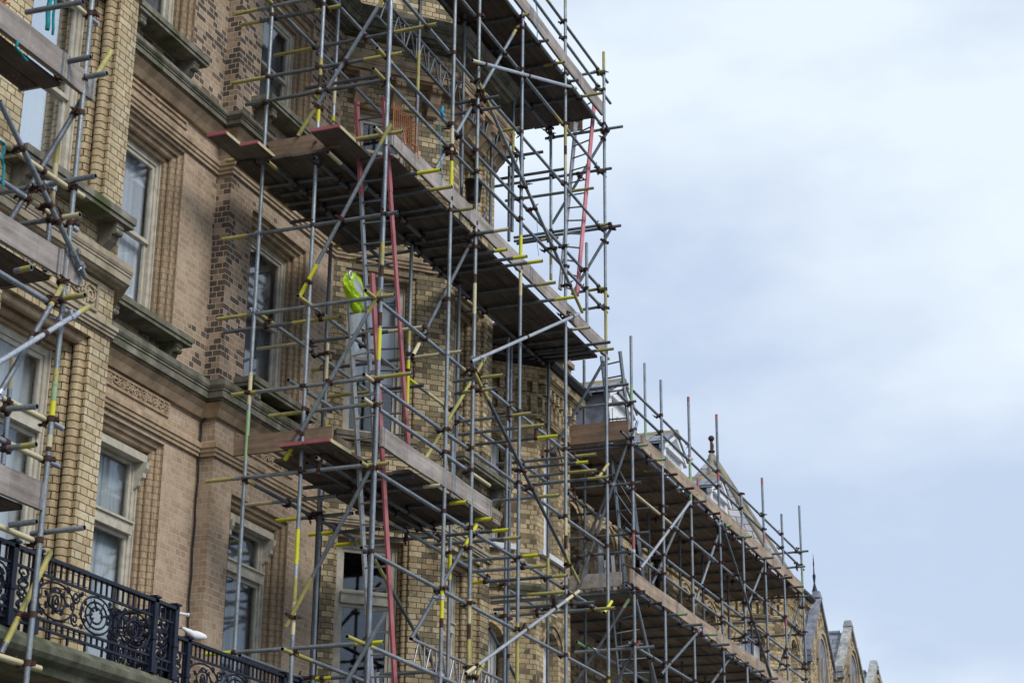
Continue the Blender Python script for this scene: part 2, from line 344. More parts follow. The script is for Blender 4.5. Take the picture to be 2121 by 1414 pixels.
def window(f, u0, u1, z0, z1, out, parent, fm=None, curt=None, style='sash', trans=None, gm=None, curfrac=1., arch=False, light=None):
    """box frame between u0..u1 whose face stands at `out` (negative = recessed)"""
    fm = fm or M_cream; t = .085; mb = MB(); o1 = out; o0 = out-.10
    fbox(mb, f, u0, u0+t, o0, o1, z0, z1); fbox(mb, f, u1-t, u1, o0, o1, z0, z1)
    fbox(mb, f, u0+t, u1-t, o0, o1, z1-t, z1); fbox(mb, f, u0+t, u1-t, o0, o1+.03, z0, z0+.07)
    # staff beads stand proud of the box frame
    for a, b in ((u0+.012, u0+.032), (u1-.032, u1-.012)): fbox(mb, f, a, b, o1+.002, o1+.022, z0+.072, z1-.004)
    zt = trans if trans else (z0+z1)/2
    if style == 'trans':
        fbox(mb, f, u0+t, u1-t, o0+.002, o1+.05, zt-.06, zt+.06); fbox(mb, f, u0+t, u1-t, o0+.004, o1+.075, zt+.061, zt+.085)
        spans = [(z0+.072, zt-.062, 0), (zt+.087, z1-t-.002, 0)]
    else:
        spans = [(z0+.072, zt+.02, -.035), (zt-.02, z1-t-.002, 0)]
    for a, b, so_ in spans:
        s = .045; q1 = o1-.018+so_*.9; q0 = q1-.035
        fbox(mb, f, u0+t+.002, u0+t+s, q0, q1, a, b); fbox(mb, f, u1-t-s, u1-t-.002, q0, q1, a, b)
        fbox(mb, f, u0+t+s, u1-t-s, q0, q1, a, a+s); fbox(mb, f, u0+t+s, u1-t-s, q0, q1, b-s, b)
    w_ = mb.build('window', fm, parent)
    for a, b, so_ in spans:
        gg = MB(); q = o1-.034+so_*.9; fbox(gg, f, u0+t+.04, u1-t-.04, q-.006, q, a+.04, b-.04); gg.build('glass', gm or M_glass, w_)
    if curt:
        cm = MB(); n = 44; zb = z1-(z1-z0)*curfrac; rows = []
        amp = .018 if curt is not M_blind else .0
        for z in (zb, z1-.05):
            rows.append([f.p(u0+.05+(u1-u0-.1)*k/n, out-.155+amp*math.sin(k*1.35+2*math.sin(k*.37)), z) for k in range(n+1)])
        cm.grid(rows, 0, True); cm.build('curtain', curt, w_)
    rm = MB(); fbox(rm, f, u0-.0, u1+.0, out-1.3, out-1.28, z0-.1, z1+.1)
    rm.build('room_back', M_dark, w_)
    return w_
def sweep(pts, prof, closed=True):
    """pts: xy polyline walked with the wall on the left; prof: (out, z) list"""
    mb = MB(); P = [Vector((x, y, 0)) for x, y in pts]; rows = []
    for i, p in enumerate(P):
        d0 = (P[i]-P[i-1]).normalized() if i else None; d1 = (P[i+1]-P[i]).normalized() if i < len(P)-1 else None
        if d0 is None: d0 = d1
        if d1 is None: d1 = d0
        n0 = Vector((d0.y, -d0.x, 0)); n1 = Vector((d1.y, -d1.x, 0)); m = (n0+n1).normalized(); k = 1/max(.35, m.dot(n0))
        rows.append([p+m*(o*k)+Vector((0, 0, z)) for o, z in prof])
    mb.grid(rows, 0, False, closed)
    if closed: mb.face(rows[0][::-1]); mb.face(rows[-1])
    return mb
def corbel(mb, f, u, w, z1, h, out, mi=0):
    """scrolled bracket under a sill or shelf"""
    prof = [(0, 0), (out, 0), (out, -.05)]+[(out*(1-.75*t)-.012*math.sin(t*9), -.05-(h-.07)*t) for t in (0, .12, .25, .4, .55, .7, .85, 1)]+[(0, -h)]
    a = [f.p(u-w/2, o+.0, z1+z) for o, z in prof]; b = [f.p(u+w/2, o, z1+z) for o, z in prof]
    n = len(prof)
    for i in range(n): j = (i+1) % n; mb.face([a[i], a[j], b[j], b[i]], mi)
    mb.face(a[::-1], mi); mb.face(b, mi)
    for uu in (u-w/4, u+w/4):   # rolled end
        c = f.p(uu, out-.03, z1-.09); mb.bar(c-f.d*w*.2, c+f.d*w*.2, .035, mi, 8)
def sill(f, u0, u1, z, parent, m=None, out=.3, corb=True, mat_=None):
    mb = MB(); m = mat_ or M_stone
    fbox(mb, f, u0, u1, -.30, out, z-.07, z); fbox(mb, f, u0+.012, u1-.012, -.02, out-.018, z-.115, z-.0702)
    o = mb.build('sill', m, parent)
    if corb:
        for u in (u0+.2, u1-.2):
            c = MB(); corbel(c, f, u, .13, z-.1155, .30, out*.8); c.build('corbel', M_terra if m is not M_stone else M_stone, o)
    return o

# ------------------------------------------------------------------ building 1
YF, YB, YA = 9.98, 11.15, 11.35
b1 = thing('terraced_building', 'tall tan and yellow brick terrace with canted bays and stone cornices behind the nearer scaffolds', 'building', (18.7, 11.3, 0))
TOP = 17.2
fA = F(0, YA, 0); fB = F(0, YB, 0); fFr = F(0, YF, 0); fRet = F(18.75, YA, -90)
fC = F(21.59, YB, -45); fC2 = F(24.48, YF, 45); fLc = F(11.23, YA, -45); fLc2 = F(14.72, YF, 45)
HA = [(16.55, 17.99, 4.7, 7.97), (16.5, 17.96, 9.30, 11.62), (16.5, 17.96, 12.86, 14.9)]
HB = [(19.22, 20.66, 4.7, 7.70), (19.32, 20.78, 9.22, 11.42), (19.3, 20.68, 12.98, 14.72)]
HC = [(.17, 1.21, 4.7, 7.86), (.17, 1.21, 9.22, 11.55), (.2, 1.15, 12.9, 14.1)]
HFR = [(23.06, 24.16, 4.7, 7.86), (23.06, 24.16, 9.22, 11.57), (23.1, 24.1, 12.86, 14.1)]
HFL = [(13.0, 14.40, 4.7, 7.86), (13.0, 14.40, 9.22, 11.57), (13.0, 14.40, 12.86, 14.1)]
Z0 = 0
def wall(f, u0, u1, holes, m, th=.35, z0=Z0, z1=TOP): return wallcells(f, u0, u1, z0, z1, holes, th).build('wall', m, b1)
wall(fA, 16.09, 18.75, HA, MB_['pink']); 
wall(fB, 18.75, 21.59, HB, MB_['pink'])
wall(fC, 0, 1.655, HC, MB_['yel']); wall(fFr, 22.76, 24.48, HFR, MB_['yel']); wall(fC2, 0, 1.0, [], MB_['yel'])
wall(fLc, 0, 1.94, [(.45, 1.5, 9.3, 11.55), (.45, 1.5, 4.7, 7.86)], MB_['yel']); wall(fFr, 12.6, 14.72, HFL, MB_['yel']); wall(fLc2, 0, 1.94, [], MB_['yel'])
wall(fA, 4, 11.23, [], MB_['pink'])
mb = MB(); mb.box(4, 25.1, 11.9, 12.0, 0, TOP-.05); mb.box(4, 25.1, 10.9, 12.0, TOP+.002, TOP+.1); mb.box(24.9, 25.18, 10.75, 13, 0, TOP); mb.build('party_wall', MB_['pink'], b1)

for H, f, prof, mm, inset, dep in ((HA, fA, P_STEP, [MB_['jambp'], M_terra], .17, .22), (HB, fB, P_STEP, [MB_['jambp'], M_terra], .17, .22)):
    for k, (a, b, c, d) in enumerate(H):
        surround(f, a, b, c, d, prof, mm, 'architrave', b1)
        window(f, a+.165, b-.165, c, d-.165, -dep, b1, style='trans' if k == 0 else 'sash', trans=(6.93 if k == 0 else None),
               curt=(M_curt if k == 0 and f is fA else M_curd if k != 1 else (M_blind if f is fA else M_curd)))
for f, (a, b, c, d) in ((fA, HA[0]), (fB, HB[0])):
    mb = MB(); fbox(mb, f, a+.166, b-.166, -.22, -.10, d-.255, d-.168); mb.build('lintel_board', M_cream, b1)
    for u in (b-.20, a+.20):
        mb = MB(); pr = [(-.22, d-.258), (-.06, d-.258), (-.065, d-.33), (-.10, d-.38), (-.10, d-.43), (-.14, d-.46), (-.16, d-.52), (-.22, d-.57)]
        p0 = [f.p(u-.03, o, z) for o, z in pr]; p1 = [f.p(u+.03, o, z) for o, z in pr]
        for k in range(len(pr)): mb.face([p0[k-1], p0[k], p1[k], p1[k-1]])
        mb.face(p0[::-1]); mb.face(p1); mb.build('bracket', M_cream, b1)
for H, f in ((HFR, fFr), (HFL, fFr)):
    for k, (a, b, c, d) in enumerate(H):
        surround(f, a, b, c, d, P_ROLL, [MB_['jamb'], M_terra], 'architrave', b1)
        window(f, a+.145, b-.145, c, d-.145, -.33, b1, style='trans' if k == 0 else 'sash', trans=6.93 if k == 0 else None, curt=M_curt, gm=M_glassr if (H is HFL and k) else None)
for k, (a, b, c, d) in enumerate(HC):
    surround(fC, a, b, c, d, [(0, 0), (0, .03), (.02, .03)]+arc(.025, .07, .04, -90, 40, 5)+[(.04, .11), (.045, .115)]+arc(.055, .155, .035, -100, 50, 5)+[(.085, .19), (.09, .195), (.09, .28)], [MB_['jamb'], M_terra], 'architrave', b1)
    window(fC, a+.085, b-.085, c, d-.085, -.20, b1, style='trans' if k == 0 else 'sash', trans=7.02 if k == 0 else None, curt=M_blind if k == 1 else None, curfrac=.62 if k == 1 else 1)
window(fLc, .5, 1.45, 9.3, 11.5, -.15, b1, curt=M_curt)
sill(fA, 16.25, 17.98, 9.22, b1); sill(fA, 16.3, 17.9, 12.80, b1)
sill(fB, 19.1, 20.75, 9.12, b1); sill(fB, 19.1, 20.4, 12.90, b1)
sill(fC, .1, 1.25, 9.20, b1, out=.12, corb=False); sill(fFr, 22.9, 24.72, 9.14, b1, out=.26); sill(fFr, 12.8, 14.62, 9.12, b1, out=.26)
# cornices and string courses
OUT_L = [(4, YA), (11.23, YA), (12.6, YF), (14.72, YF), (16.09, YA)]; REC = [(16.09, YA), (18.75, YA), (18.75, YB), (21.59, YB)]
OUT_R = [(21.59, YB), (22.76, YF), (24.48, YF), (25.15, 10.65)]
ALL = OUT_L+REC[1:]+OUT_R[1:]
def course(path, prof, m, name='cornice'): return sweep(path, prof).build(name, m, b1)
def corn(z0, z1, o, k=.5):
    h = z1-z0; return [(-.02, z0), (o*.30, z0), (o*.30, z0+h*.06), (o*.62, z0+h*.08), (o*.70, z0+h*.16), (o*.84, z0+h*.17), (o*.84, z0+h*.44), (o*.90, z0+h*.46), (o*.90, z0+h*.54), (o*.95, z0+h*.56), (o*1.02, z0+h*.66), (o*1.02, z0+h*.76), (o*.97, z0+h*.78), (o*.97, z0+h*.90), (o*.55, z0+h*.97), (-.02, z1)]
def strp(z0, z1, o): h = z1-z0; return [(-.02, z0), (o*.5, z0), (o*.5, z0+h*.2), (o*.75, z0+h*.24), (o*.75, z0+h*.45), (o, z0+h*.5), (o, z0+h*.8), (o*.6, z0+h*.86), (o*.3, z1), (-.02, z1)]
course(REC, corn(8.64, 8.93, .22), M_stone)
course(REC, [(-.02, 8.50), (.05, 8.50), (.10, 8.58), (.16, 8.64), (-.02, 8.639)], M_terra, 'bed_moulding')
course(ALL, corn(12.20, 12.42, .24), M_stone)
course(ALL, [(-.02, 12.06), (.05, 12.06), (.10, 12.13), (.17, 12.20), (-.02, 12.199)], M_terra, 'bed_moulding')
course(REC, strp(8.03, 8.22, .07), M_terra, 'string_course'); course(REC+OUT_R[1:], strp(11.66, 11.86, .07), M_terra, 'string_course')
for pth in (OUT_L, OUT_R): course(pth, corn(8.46, 8.72, .16), M_pale); course(pth, strp(7.95, 8.08, .07), M_pale, 'string_course')
course(OUT_L, strp(11.66, 11.86, .07), M_terra, 'string_course')
course(ALL, corn(15.1, 15.5, .35), M_stone)
course(OUT_R, corn(14.45, 14.75, .28), M_terra)  # darker stone here: shadow of the top deck put into the colour
for f, us in ((fFr, (22.9, 23.35, 23.85, 24.33)), (fC, (.25, .8, 1.35)), (fC2, (.1, .6))):
    for u in us: cb = MB(); corbel(cb, f, u, .16, 14.449, .42, .26); cb.build('console', M_terra, b1)  # consoles likewise carry the deck's shadow in their darker stone colour
# frieze panels with relief scrolls
def frieze(f, u0, u1, z0, z1, n, m):
    mb = MB(); t = .03; o = .022
    fbox(mb, f, u0, u1, .001, o, z1-t, z1); fbox(mb, f, u0, u1, .001, o, z0, z0+t); fbox(mb, f, u0, u0+t, .001, o, z0+t, z1-t); fbox(mb, f, u1-t, u1, .001, o, z0+t, z1-t)
    for k in range(n):
        cu = u0+(u1-u0)*(k+.5)/n; cz = (z0+z1)/2+(.01 if k % 2 else -.01); rr = min((z1-z0)*.36, (u1-u0)/n*.55); sg = 1 if k % 2 else -1
        pts = [f.p(cu+sg*rr*(1-t_*.75)*math.cos(t_*9), .008, cz+rr*(1-t_*.75)*math.sin(t_*9)) for t_ in [i/14 for i in range(15)]]
        mb.path(pts, .011, 0, 5)
        for q in range(4): mb.bar(f.p(cu+random.uniform(-rr, rr), .0, cz+random.uniform(-rr, rr)), f.p(cu+random.uniform(-rr, rr), .016, cz+random.uniform(-rr, rr)), .012, 0, 5)
    mb.build('frieze_panel', m, b1)
frieze(fA, 16.5, 18.02, 8.30, 8.48, 13, M_terra); frieze(fB, 19.2, 20.7, 8.28, 8.46, 13, M_terra); frieze(fFr, 23.0, 24.2, 8.12, 8.42, 5, M_pale); frieze(fFr, 13.24, 14.44, 8.12, 8.42, 5, M_pale)
frieze(fA, 16.4, 17.95, 11.92, 12.03, 1, M_terra)
# pier cap under the upper cornice
mb = MB(); mb.box(18.72, 19.1, 11.10, 11.149, 11.9, 12.05); mb.build('pier_cap', M_terra, b1)
# black cables down the walls
def wavy(x, y, z1, z0, a=.01): return [(x+a*math.sin(k*1.7), y, z1+(z0-z1)*k/24) for k in range(25)]
mb = MB(); mb.path([(18.70, 11.10, 8.95), (18.71, 11.08, 8.7)]+wavy(18.71, 11.32, 8.45, 4.8), .012, 0, 5); mb.build('cable', M_black, b1)
mb = MB(); mb.path(wavy(21.52, 11.12, 8.6, 4.8), .012, 0, 5); mb.build('cable', M_black, b1)
# balcony
mb = MB()
BP = [(11.9, 9.95), (11.9, 9.2), (15.22, 9.2), (15.22, 9.88), (25.0, 9.88), (25.0, 10.4)]
sw = sweep([(11.5, 9.32), (15.1, 9.32)], [(-1.6, 4.42), (.0, 4.42), (.02, 4.48), (.09, 4.52), (.12, 4.56), (.12, 4.62), (.06, 4.66), (.04, 4.69), (-1.6, 4.70)]); balc = sw.build('balcony', M_balc, b1)
sw = sweep([(15.0, 10.02), (25.0, 10.02)], [(-1.2, 4.42), (.0, 4.42), (.02, 4.48), (.09, 4.52), (.12, 4.56), (.12, 4.60), (-1.2, 4.69)]); balc2 = sw.build('balcony', M_balc, b1)
def scroll(mb, f, cu, cz, r, turns, sg=1, start=0, o=0, sq=1.0):
    n = 22; mb.path([f.p(cu+sg*r*(1-.82*k/n)*math.cos(start+turns*6.283*k/n)*sq, o, cz+r*(1-.82*k/n)*math.sin(start+turns*6.283*k/n)) for k in range(n+1)], .0105, 0, 4)
def ring(mb, f, cu, cz, ru, rz, o=0): mb.path([f.p(cu+ru*math.cos(k*6.2832/20), o, cz+rz*math.sin(k*6.2832/20)) for k in range(21)], .0105, 0, 4)
def railing(f, u0, u1, zb, zt, parent, panels):
    n = len(panels)-1
    mb = MB(); fbox(mb, f, u0, u1, -.03, .03, zt-.03, zt); fbox(mb, f, u0, u1, -.014, .014, zt-.165, zt-.145); fbox(mb, f, u0, u1, -.014, .014, zb+.14, zb+.16); fbox(mb, f, u0, u1, -.014, .014, zb+.06, zb+.08)
    rl = mb.build('railing', M_iron, parent)
    for k in range(n):
        a, b = panels[k], panels[k+1]; mb = MB(); c = (a+b)/2; W = b-a; h0 = zb+.16; h1 = zt-.165; hc = (h0+h1)/2; H = h1-h0
        m_ = max(2, int(W/.085))
        for i in range(1, m_):
            u = a+W*i/m_; fbox(mb, f, u-.008, u+.008, -.008, .008, zt-.145, zt-.03); fbox(mb, f, u-.008, u+.008, -.008, .008, zb+.08, zb+.14)
        for i in range(1, max(2, m_//3)): u = a+W*i/max(2, m_//3); fbox(mb, f, u-.009, u+.009, -.009, .009, zb, zb+.06)
        if W > .7:
            ring(mb, f, c, hc, W*.13, H*.46); ring(mb, f, c, hc, W*.09, H*.33); ring(mb, f, c, hc, W*.05, H*.2)
            for i in range(6): an = i*.785; mb.path([f.p(c+W*.04*math.cos(an), .004, hc+H*.12*math.sin(an)), f.p(c+W*.11*math.cos(an+.3), .006, hc+H*.4*math.sin(an+.3))], [.014, .007], 0, 4)
            for sg in (-1, 1):
                cc = c+sg*W*.33; ring(mb, f, cc, hc, W*.145, H*.45); scroll(mb, f, cc, hc, H*.36, 1.6, sg, .6, sq=.8); scroll(mb, f, cc, hc-.01, H*.2, 1.4, -sg, 2, .004, .8)
                scroll(mb, f, c+sg*W*.175, hc+H*.27, H*.17, 1.5, sg, 2.4); scroll(mb, f, c+sg*W*.175, hc-H*.27, H*.17, 1.5, sg, -2.4)
                scroll(mb, f, c+sg*W*.195, hc, H*.11, 1.3, -sg, 1.); scroll(mb, f, c+sg*W*.46, hc+H*.33, H*.11, 1.3, sg, 1.); scroll(mb, f, c+sg*W*.46, hc-H*.33, H*.11, 1.3, sg, -1.)
                ring(mb, f, cc, hc, W*.07, H*.22, .006); scroll(mb, f, cc-sg*W*.09, hc+H*.36, H*.09, 1.4, sg, 0); scroll(mb, f, cc+sg*W*.10, hc-H*.36, H*.09, 1.4, -sg, 0)
                for q in range(7): an = q*.9; scroll(mb, f, cc+W*.085*math.cos(an), hc+H*.27*math.sin(an), H*.055, 1.1, 1 if q % 2 else -1, an)
                for q in range(6): scroll(mb, f, c+sg*W*.115+W*.02*math.sin(q*2), hc+H*(-.4+.16*q), H*.06, 1.2, sg, q)
                for q in range(5): uu = cc+math.cos(q*1.3)*W*.1; zz = hc+math.sin(q*1.3)*H*.3; mb.lathe(f.p(uu, 0, zz), [(0, -.018), (.018, 0), (0, .018)], 0, 6)
        else:
            mb.path([f.p(c+W*.2*math.sin(i*.55), 0, h0+H*i/22) for i in range(23)], .012, 0, 4); mb.path([f.p(c-W*.2*math.sin(i*.55), 0, h0+H*i/22) for i in range(23)], .012, 0, 4)
            for i in range(3): scroll(mb, f, c, h0+H*(i+.5)/3, W*.22, 1.2, 1 if i % 2 else -1, 1)
            for uu in (a+.05, b-.05): fbox(mb, f, uu-.007, uu+.007, -.007, .007, h0, h1)
        mb.build('scroll_panel', M_iron, rl)
    for u in panels:
        mb = MB(); fbox(mb, f, u-.03, u+.03, -.03, .03, zb, zt+.01); fbox(mb, f, u-.045, u+.045, -.045, .045, zb, zb+.12); fbox(mb, f, u-.04, u+.04, -.04, .04, zb+.3, zb+.34); fbox(mb, f, u-.045, u+.045, -.045, .045, zt+.011, zt+.03)
        mb.build('post', M_iron, rl)
fR1 = F(0, 9.3, 0); fR2 = F(0, 10.0, 0); fR3 = F(15.14, 9.3, 90)
railing(fR1, 11.6, 15.14, 4.70, 5.37, balc, [11.6, 12.62, 12.95, 14.78, 15.14])
railing(fR3, .05, .66, 4.70, 5.37, balc, [.05, .66])
railing(fR2, 15.2, 22.0, 4.70, 5.38, balc2, [15.2, 16.2, 16.55, 18.6, 18.95, 20.9])

# ------------------------------------------------------------------ building 2
b2 = thing('yellow_brick_house', 'yellow brick house with arched windows, dentil eaves and white dormers behind the further scaffold', 'building', (33, 11, 0))
G0, G1, YW = 25.18, 41.13, 11.0
g1 = F(G0, 11.15, -45); g2 = F(0, YF, 0); g3 = F(27.85, YF, 45); g4 = F(0, YW, 0); g5 = F(G1, YW, -45); g6 = F(0, YF, 0); g7 = F(43.95, YF, 45)
T2 = 11.5
def w2(f, u0, u1, holes, th=.3, z0=0, z1=T2): return wallcells(f, u0, u1, z0, z1, holes, th).build('wall', MB_['far'], b2)
def archring(f, cu, w_, zs, parent, m, fm, zb, curt=M_curt, out=0, ry=None):
    """arched head above springing zs for an opening of width w_; window inside"""
    ry = ry or w_*.42; n = 12
    mb = MB(); A = [(cu-w_/2*math.cos(R_(180*k/n)), zs+ry*math.sin(R_(180*k/n))) for k in range(n+1)]; B = [(cu-(w_/2+.1)*math.cos(R_(180*k/n)), zs+(ry+.1)*math.sin(R_(180*k/n))) for k in range(n+1)]
    C = [(cu-(w_/2+.15)*math.cos(R_(180*k/n)), zs+(ry+.15)*math.sin(R_(180*k/n))) for k in range(n+1)]
    for k in range(n):
        for (p, q, o0, o1) in ((A, B, .02, .02), (B, C, .045, .045)):
            mb.face([f.p(p[k][0], o0, p[k][1]), f.p(p[k+1][0], o0, p[k+1][1]), f.p(q[k+1][0], o1, q[k+1][1]), f.p(q[k][0], o1, q[k][1])])
        mb.face([f.p(B[k][0], .02, B[k][1]), f.p(B[k+1][0], .02, B[k+1][1]), f.p(B[k+1][0], .045, B[k+1][1]), f.p(B[k][0], .045, B[k][1])])
        mb.face([f.p(C[k][0], .045, C[k][1]), f.p(C[k+1][0], .045, C[k+1][1]), f.p(C[k+1][0], -.01, C[k+1][1]), f.p(C[k][0], -.01, C[k][1])])
        mb.face([f.p(A[k][0], -.22, A[k][1]), f.p(A[k+1][0], -.22, A[k+1][1]), f.p(A[k+1][0], .02, A[k+1][1]), f.p(A[k][0], .02, A[k][1])])
        # spandrel closing the square hole around the arch
        zt = zs+ry+.1
        mb.face([f.p(A[k][0], -.005, A[k][1]), f.p(A[k][0], -.005, zt), f.p(A[k+1][0], -.005, zt), f.p(A[k+1][0], -.005, A[k+1][1])])
    mb.build('arch', [m], parent)
    window(f, cu-w_/2+.02, cu+w_/2-.02, zb, zs+ry, -.2, parent, fm=fm, curt=curt)
archs = [30.7, 32.6, 34.25, 35.8, 37.75, 39.6]
ZS = 10.15
W4 = .92
def hole(cu, zb=8.95, w_=W4, zs=ZS, ry=None): ry = ry or w_*.42; return (cu-w_/2, cu+w_/2, zb, zs+ry+.1)
ups = [x for x in archs if abs(x-34.25) > .1]
w2(g4, 28.87, G1, [hole(u) for u in ups]+[(u-W4/2, u+W4/2, 4.6, 6.9) for u in ups])
for u in ups: archring(g4, u, W4, ZS, b2, MB_['far'], M_white, 8.95); window(g4, u-W4/2, u+W4/2, 4.6, 6.9, -.15, b2, fm=M_white, curt=M_curt)
HT = [(.55, 1.15, 8.62, 10.42), (.5, 1.2, 4.9, 7.5)]
w2(g1, 0, 1.655, [(.5, 1.12, 8.64, 10.48), (.5, 1.12, 5.2, 7.55)]); w2(g2, 26.35, 27.85, [(26.66, 27.3, 8.64, 10.48), (26.66, 27.3, 5.2, 7.55)]); w2(g3, 0, 1.44, [])
for zs, zb in ((10.11, 8.64), (7.18, 5.2)):
    archring(g1, .81, .62, zs, b2, MB_['far'], M_white, zb, M_blind, ry=.27); archring(g2, 26.98, .64, zs, b2, MB_['far'], M_white, zb, M_blind, ry=.27)
w2(g5, 0, 1.44, [(.28, .92, 8.95, 10.5)]); archring(g5, .6, .64, 10.1, b2, MB_['far'], M_white, 8.95, M_blind, ry=.3)
w2(g6, 42.15, 43.95, [(42.7, 43.35, 8.95, 10.5)]); archring(g6, 43.02, .64, 10.1, b2, MB_['far'], M_white, 8.95, M_blind, ry=.3); w2(g7, 0, 1.2, [])
mb = MB(); fbox(mb, g1, .42, 1.3, -.1, .07, 8.55, 8.63); fbox(mb, g2, 26.45, 27.55, -.1, .07, 8.55, 8.63); mb.build('sill', M_white, b2)
TUR = [(25.18, 11.15), (26.35, YF), (27.85, YF), (28.87, YW)]
PTH = TUR+[(G1, YW), (42.15, YF), (43.95, YF), (44.8, 10.83)]
def c2_(path, prof, m, name): return sweep(path, prof).build(name, m, b2)
c2_(PTH, [(-.02, 11.22), (.13, 11.22), (.15, 11.27), (.22, 11.31), (.24, 11.42), (-.02, 11.42)], MB_['far'], 'cornice')
c2_(PTH, [(-.02, 11.0), (.06, 11.0), (.06, 11.05), (-.02, 11.05)], MB_['far'], 'string_course'); c2_(PTH, [(-.02, 10.66), (.05, 10.66), (.07, 10.72), (.05, 10.75), (-.02, 10.75)], MB_['far'], 'string_course')
c2_(TUR, [(-.02, 7.95), (.05, 7.95), (.09, 8.02), (.09, 8.06), (-.02, 8.06)], M_stone, 'string_course')
c2_(PTH[2:], [(-.02, 8.05), (.1, 8.07)]+arc(.12, 8.22, .13, -80, 80, 6)+[(-.02, 8.38)], M_pale, 'roll_band')
c2_(PTH, [(-.02, 11.43), (.28, 11.43), (.33, 11.50), (.33, 11.55), (-.3, 11.56)], M_black, 'gutter')
mb = MB()
for i in range(len(PTH)-1):
    a = Vector((*PTH[i], 0)); b = Vector((*PTH[i+1], 0)); L = (b-a).length; n = int(L/.17); dd = (b-a)/L; nn_ = Vector((dd.y, -dd.x, 0))
    for k in range(n):
        c = a+dd*(L*(k+.5)/n)
        mb.obox(c+nn_*.06+Vector((0, 0, 11.135)), dd, nn_, Vector((0, 0, 1)), .042, .06, .08)
        mb.obox(c+nn_*.035+Vector((0, 0, 10.873)), dd, nn_, Vector((0, 0, 1)), .052, .033, .122)
mb.build('dentils', MB_['far'], b2)
# blue-black drainpipes
for x in (34.3, 35.5):
    mb = MB(); mb.bar((x, 10.9, 3), (x, 10.9, 10.6), .055, 0, 8); mb.box(x-.13, x+.13, 10.80, 10.99, 10.6, 10.85)
    for z in (5, 7, 9, 10.2): mb.box(x-.09, x+.09, 10.86, 10.99, z, z+.05)
    mb.build('drainpipe', M_black, b2)
# mansard roof behind the eaves
mb = MB(); mb.hexa([(28.5, 11.2, 11.5), (42, 11.2, 11.5), (42, 17, 11.5), (28.5, 17, 11.5), (29.5, 12.0, 13.1), (41, 12.0, 13.1), (41, 16, 13.3), (29.5, 16, 13.3)]); mb.build('roof', M_slate, b2)
mb = MB(); mb.hexa([(25.2, 10.2, 11.5), (28.5, 10.2, 11.5), (28.6, 16, 11.5), (25.2, 16, 11.5), (25.6, 10.9, 11.62), (28.1, 10.9, 11.62), (28.2, 15, 11.62), (25.6, 15, 11.62)]); mb.build('roof', M_lead, b2)
# dormers (front faces the street)
for i, px in enumerate((1258, 1372, 1468)):
    x0 = (32.62, 36.12, 39.62)[i]; W = 1.28; yf = 10.95; zb = 11.75; ze = 13.18; za = 13.60; yb = 12.2
    mb = MB(); mb.hexa([(x0, yf+.03, zb-.1), (x0+W, yf+.03, zb-.1), (x0+W, yb, zb-.1), (x0, yb, zb-.1), (x0, yf+.03, ze), (x0+W, yf+.03, ze), (x0+W, yb, ze), (x0, yb, ze)])
    d = mb.build('dormer', M_lead if i == 0 else M_blue, b2)
    fd = F(x0, yf, 0); mb = wallcells(fd, 0, W, zb, ze, [(.30, W-.30, zb+.2, ze-.2)], .03)
    mb.face([fd.p(-.08, .0, ze), fd.p(W+.08, 0, ze), fd.p(W/2, 0, za-.05)]); mb.box(x0-.1, x0+W+.1, yf-.1, yf, ze-.05, ze+.03)
    mb.box(x0-.06, x0+.1, yf-.06, yf-.002, zb, ze-.052); mb.box(x0+W-.1, x0+W+.06, yf-.06, yf-.002, zb, ze-.052)
    for sg in (-1, 1):   # raking barge boards
        a = Vector((x0+W/2, yf-.06, za)); b = Vector((x0+W/2+sg*(W/2+.16), yf-.06, ze-.02)); dd = (b-a).normalized(); nn_ = Vector((0, 1, 0)); mb.obox((a+b)/2-Vector((0, 0, .07)), dd, nn_, dd.cross(nn_), (b-a).length/2, .06, .04)
    n = 10
    for k in range(n):   # arched head
        a0, a1 = R_(180*k/n), R_(180*(k+1)/n); c = (x0+W/2, zb+.78)
        q = [(c[0]-r*math.cos(a), c[1]+.85*r*math.sin(a)) for a in (a0, a1) for r in (.34, .41, .46)]
        mb.face([(q[0][0], yf-.012, q[0][1]), (q[3][0], yf-.012, q[3][1]), (q[3][0], yf-.012, ze-.19), (q[0][0], yf-.012, ze-.19)])
        mb.face([(q[0][0], yf-.02, q[0][1]), (q[3][0], yf-.02, q[3][1]), (q[4][0], yf-.02, q[4][1]), (q[1][0], yf-.02, q[1][1])]); mb.face([(q[1][0], yf-.05, q[1][1]), (q[4][0], yf-.05, q[4][1]), (q[5][0], yf-.05, q[5][1]), (q[2][0], yf-.05, q[2][1])])
    mb.build('dormer_front', M_white, d)
    window(fd, .29, W-.29, zb+.19, ze-.19, -.035, d, fm=M_white, curt=M_blind)
    mb = MB(); ov = .14
    for sg in (-1, 1):
        xe = x0+W/2+sg*(W/2+.18); t = .05
        a = [(x0+W/2, yf-ov, za), (xe, yf-ov, ze-.02), (xe, yb, ze-.02), (x0+W/2, yb, za)]; up = Vector((0, 0, .06)); a = [Vector(q) for q in a]; mb.hexa(a+[q+up for q in a])
    mb.build('dormer_roof', M_slate, d)
    mb = MB(); mb.hexa([(x0+W/2-.26, yf-ov-.02, za-.08), (x0+W/2+.26, yf-ov-.02, za-.08), (x0+W/2+.26, yb, za-.08), (x0+W/2-.26, yb, za-.08), (x0+W/2-.05, yf-ov-.02, za+.06), (x0+W/2+.05, yf-ov-.02, za+.06), (x0+W/2+.05, yb, za+.06), (x0+W/2-.05, yb, za+.06)])
    mb.build('ridge', M_lich, d)
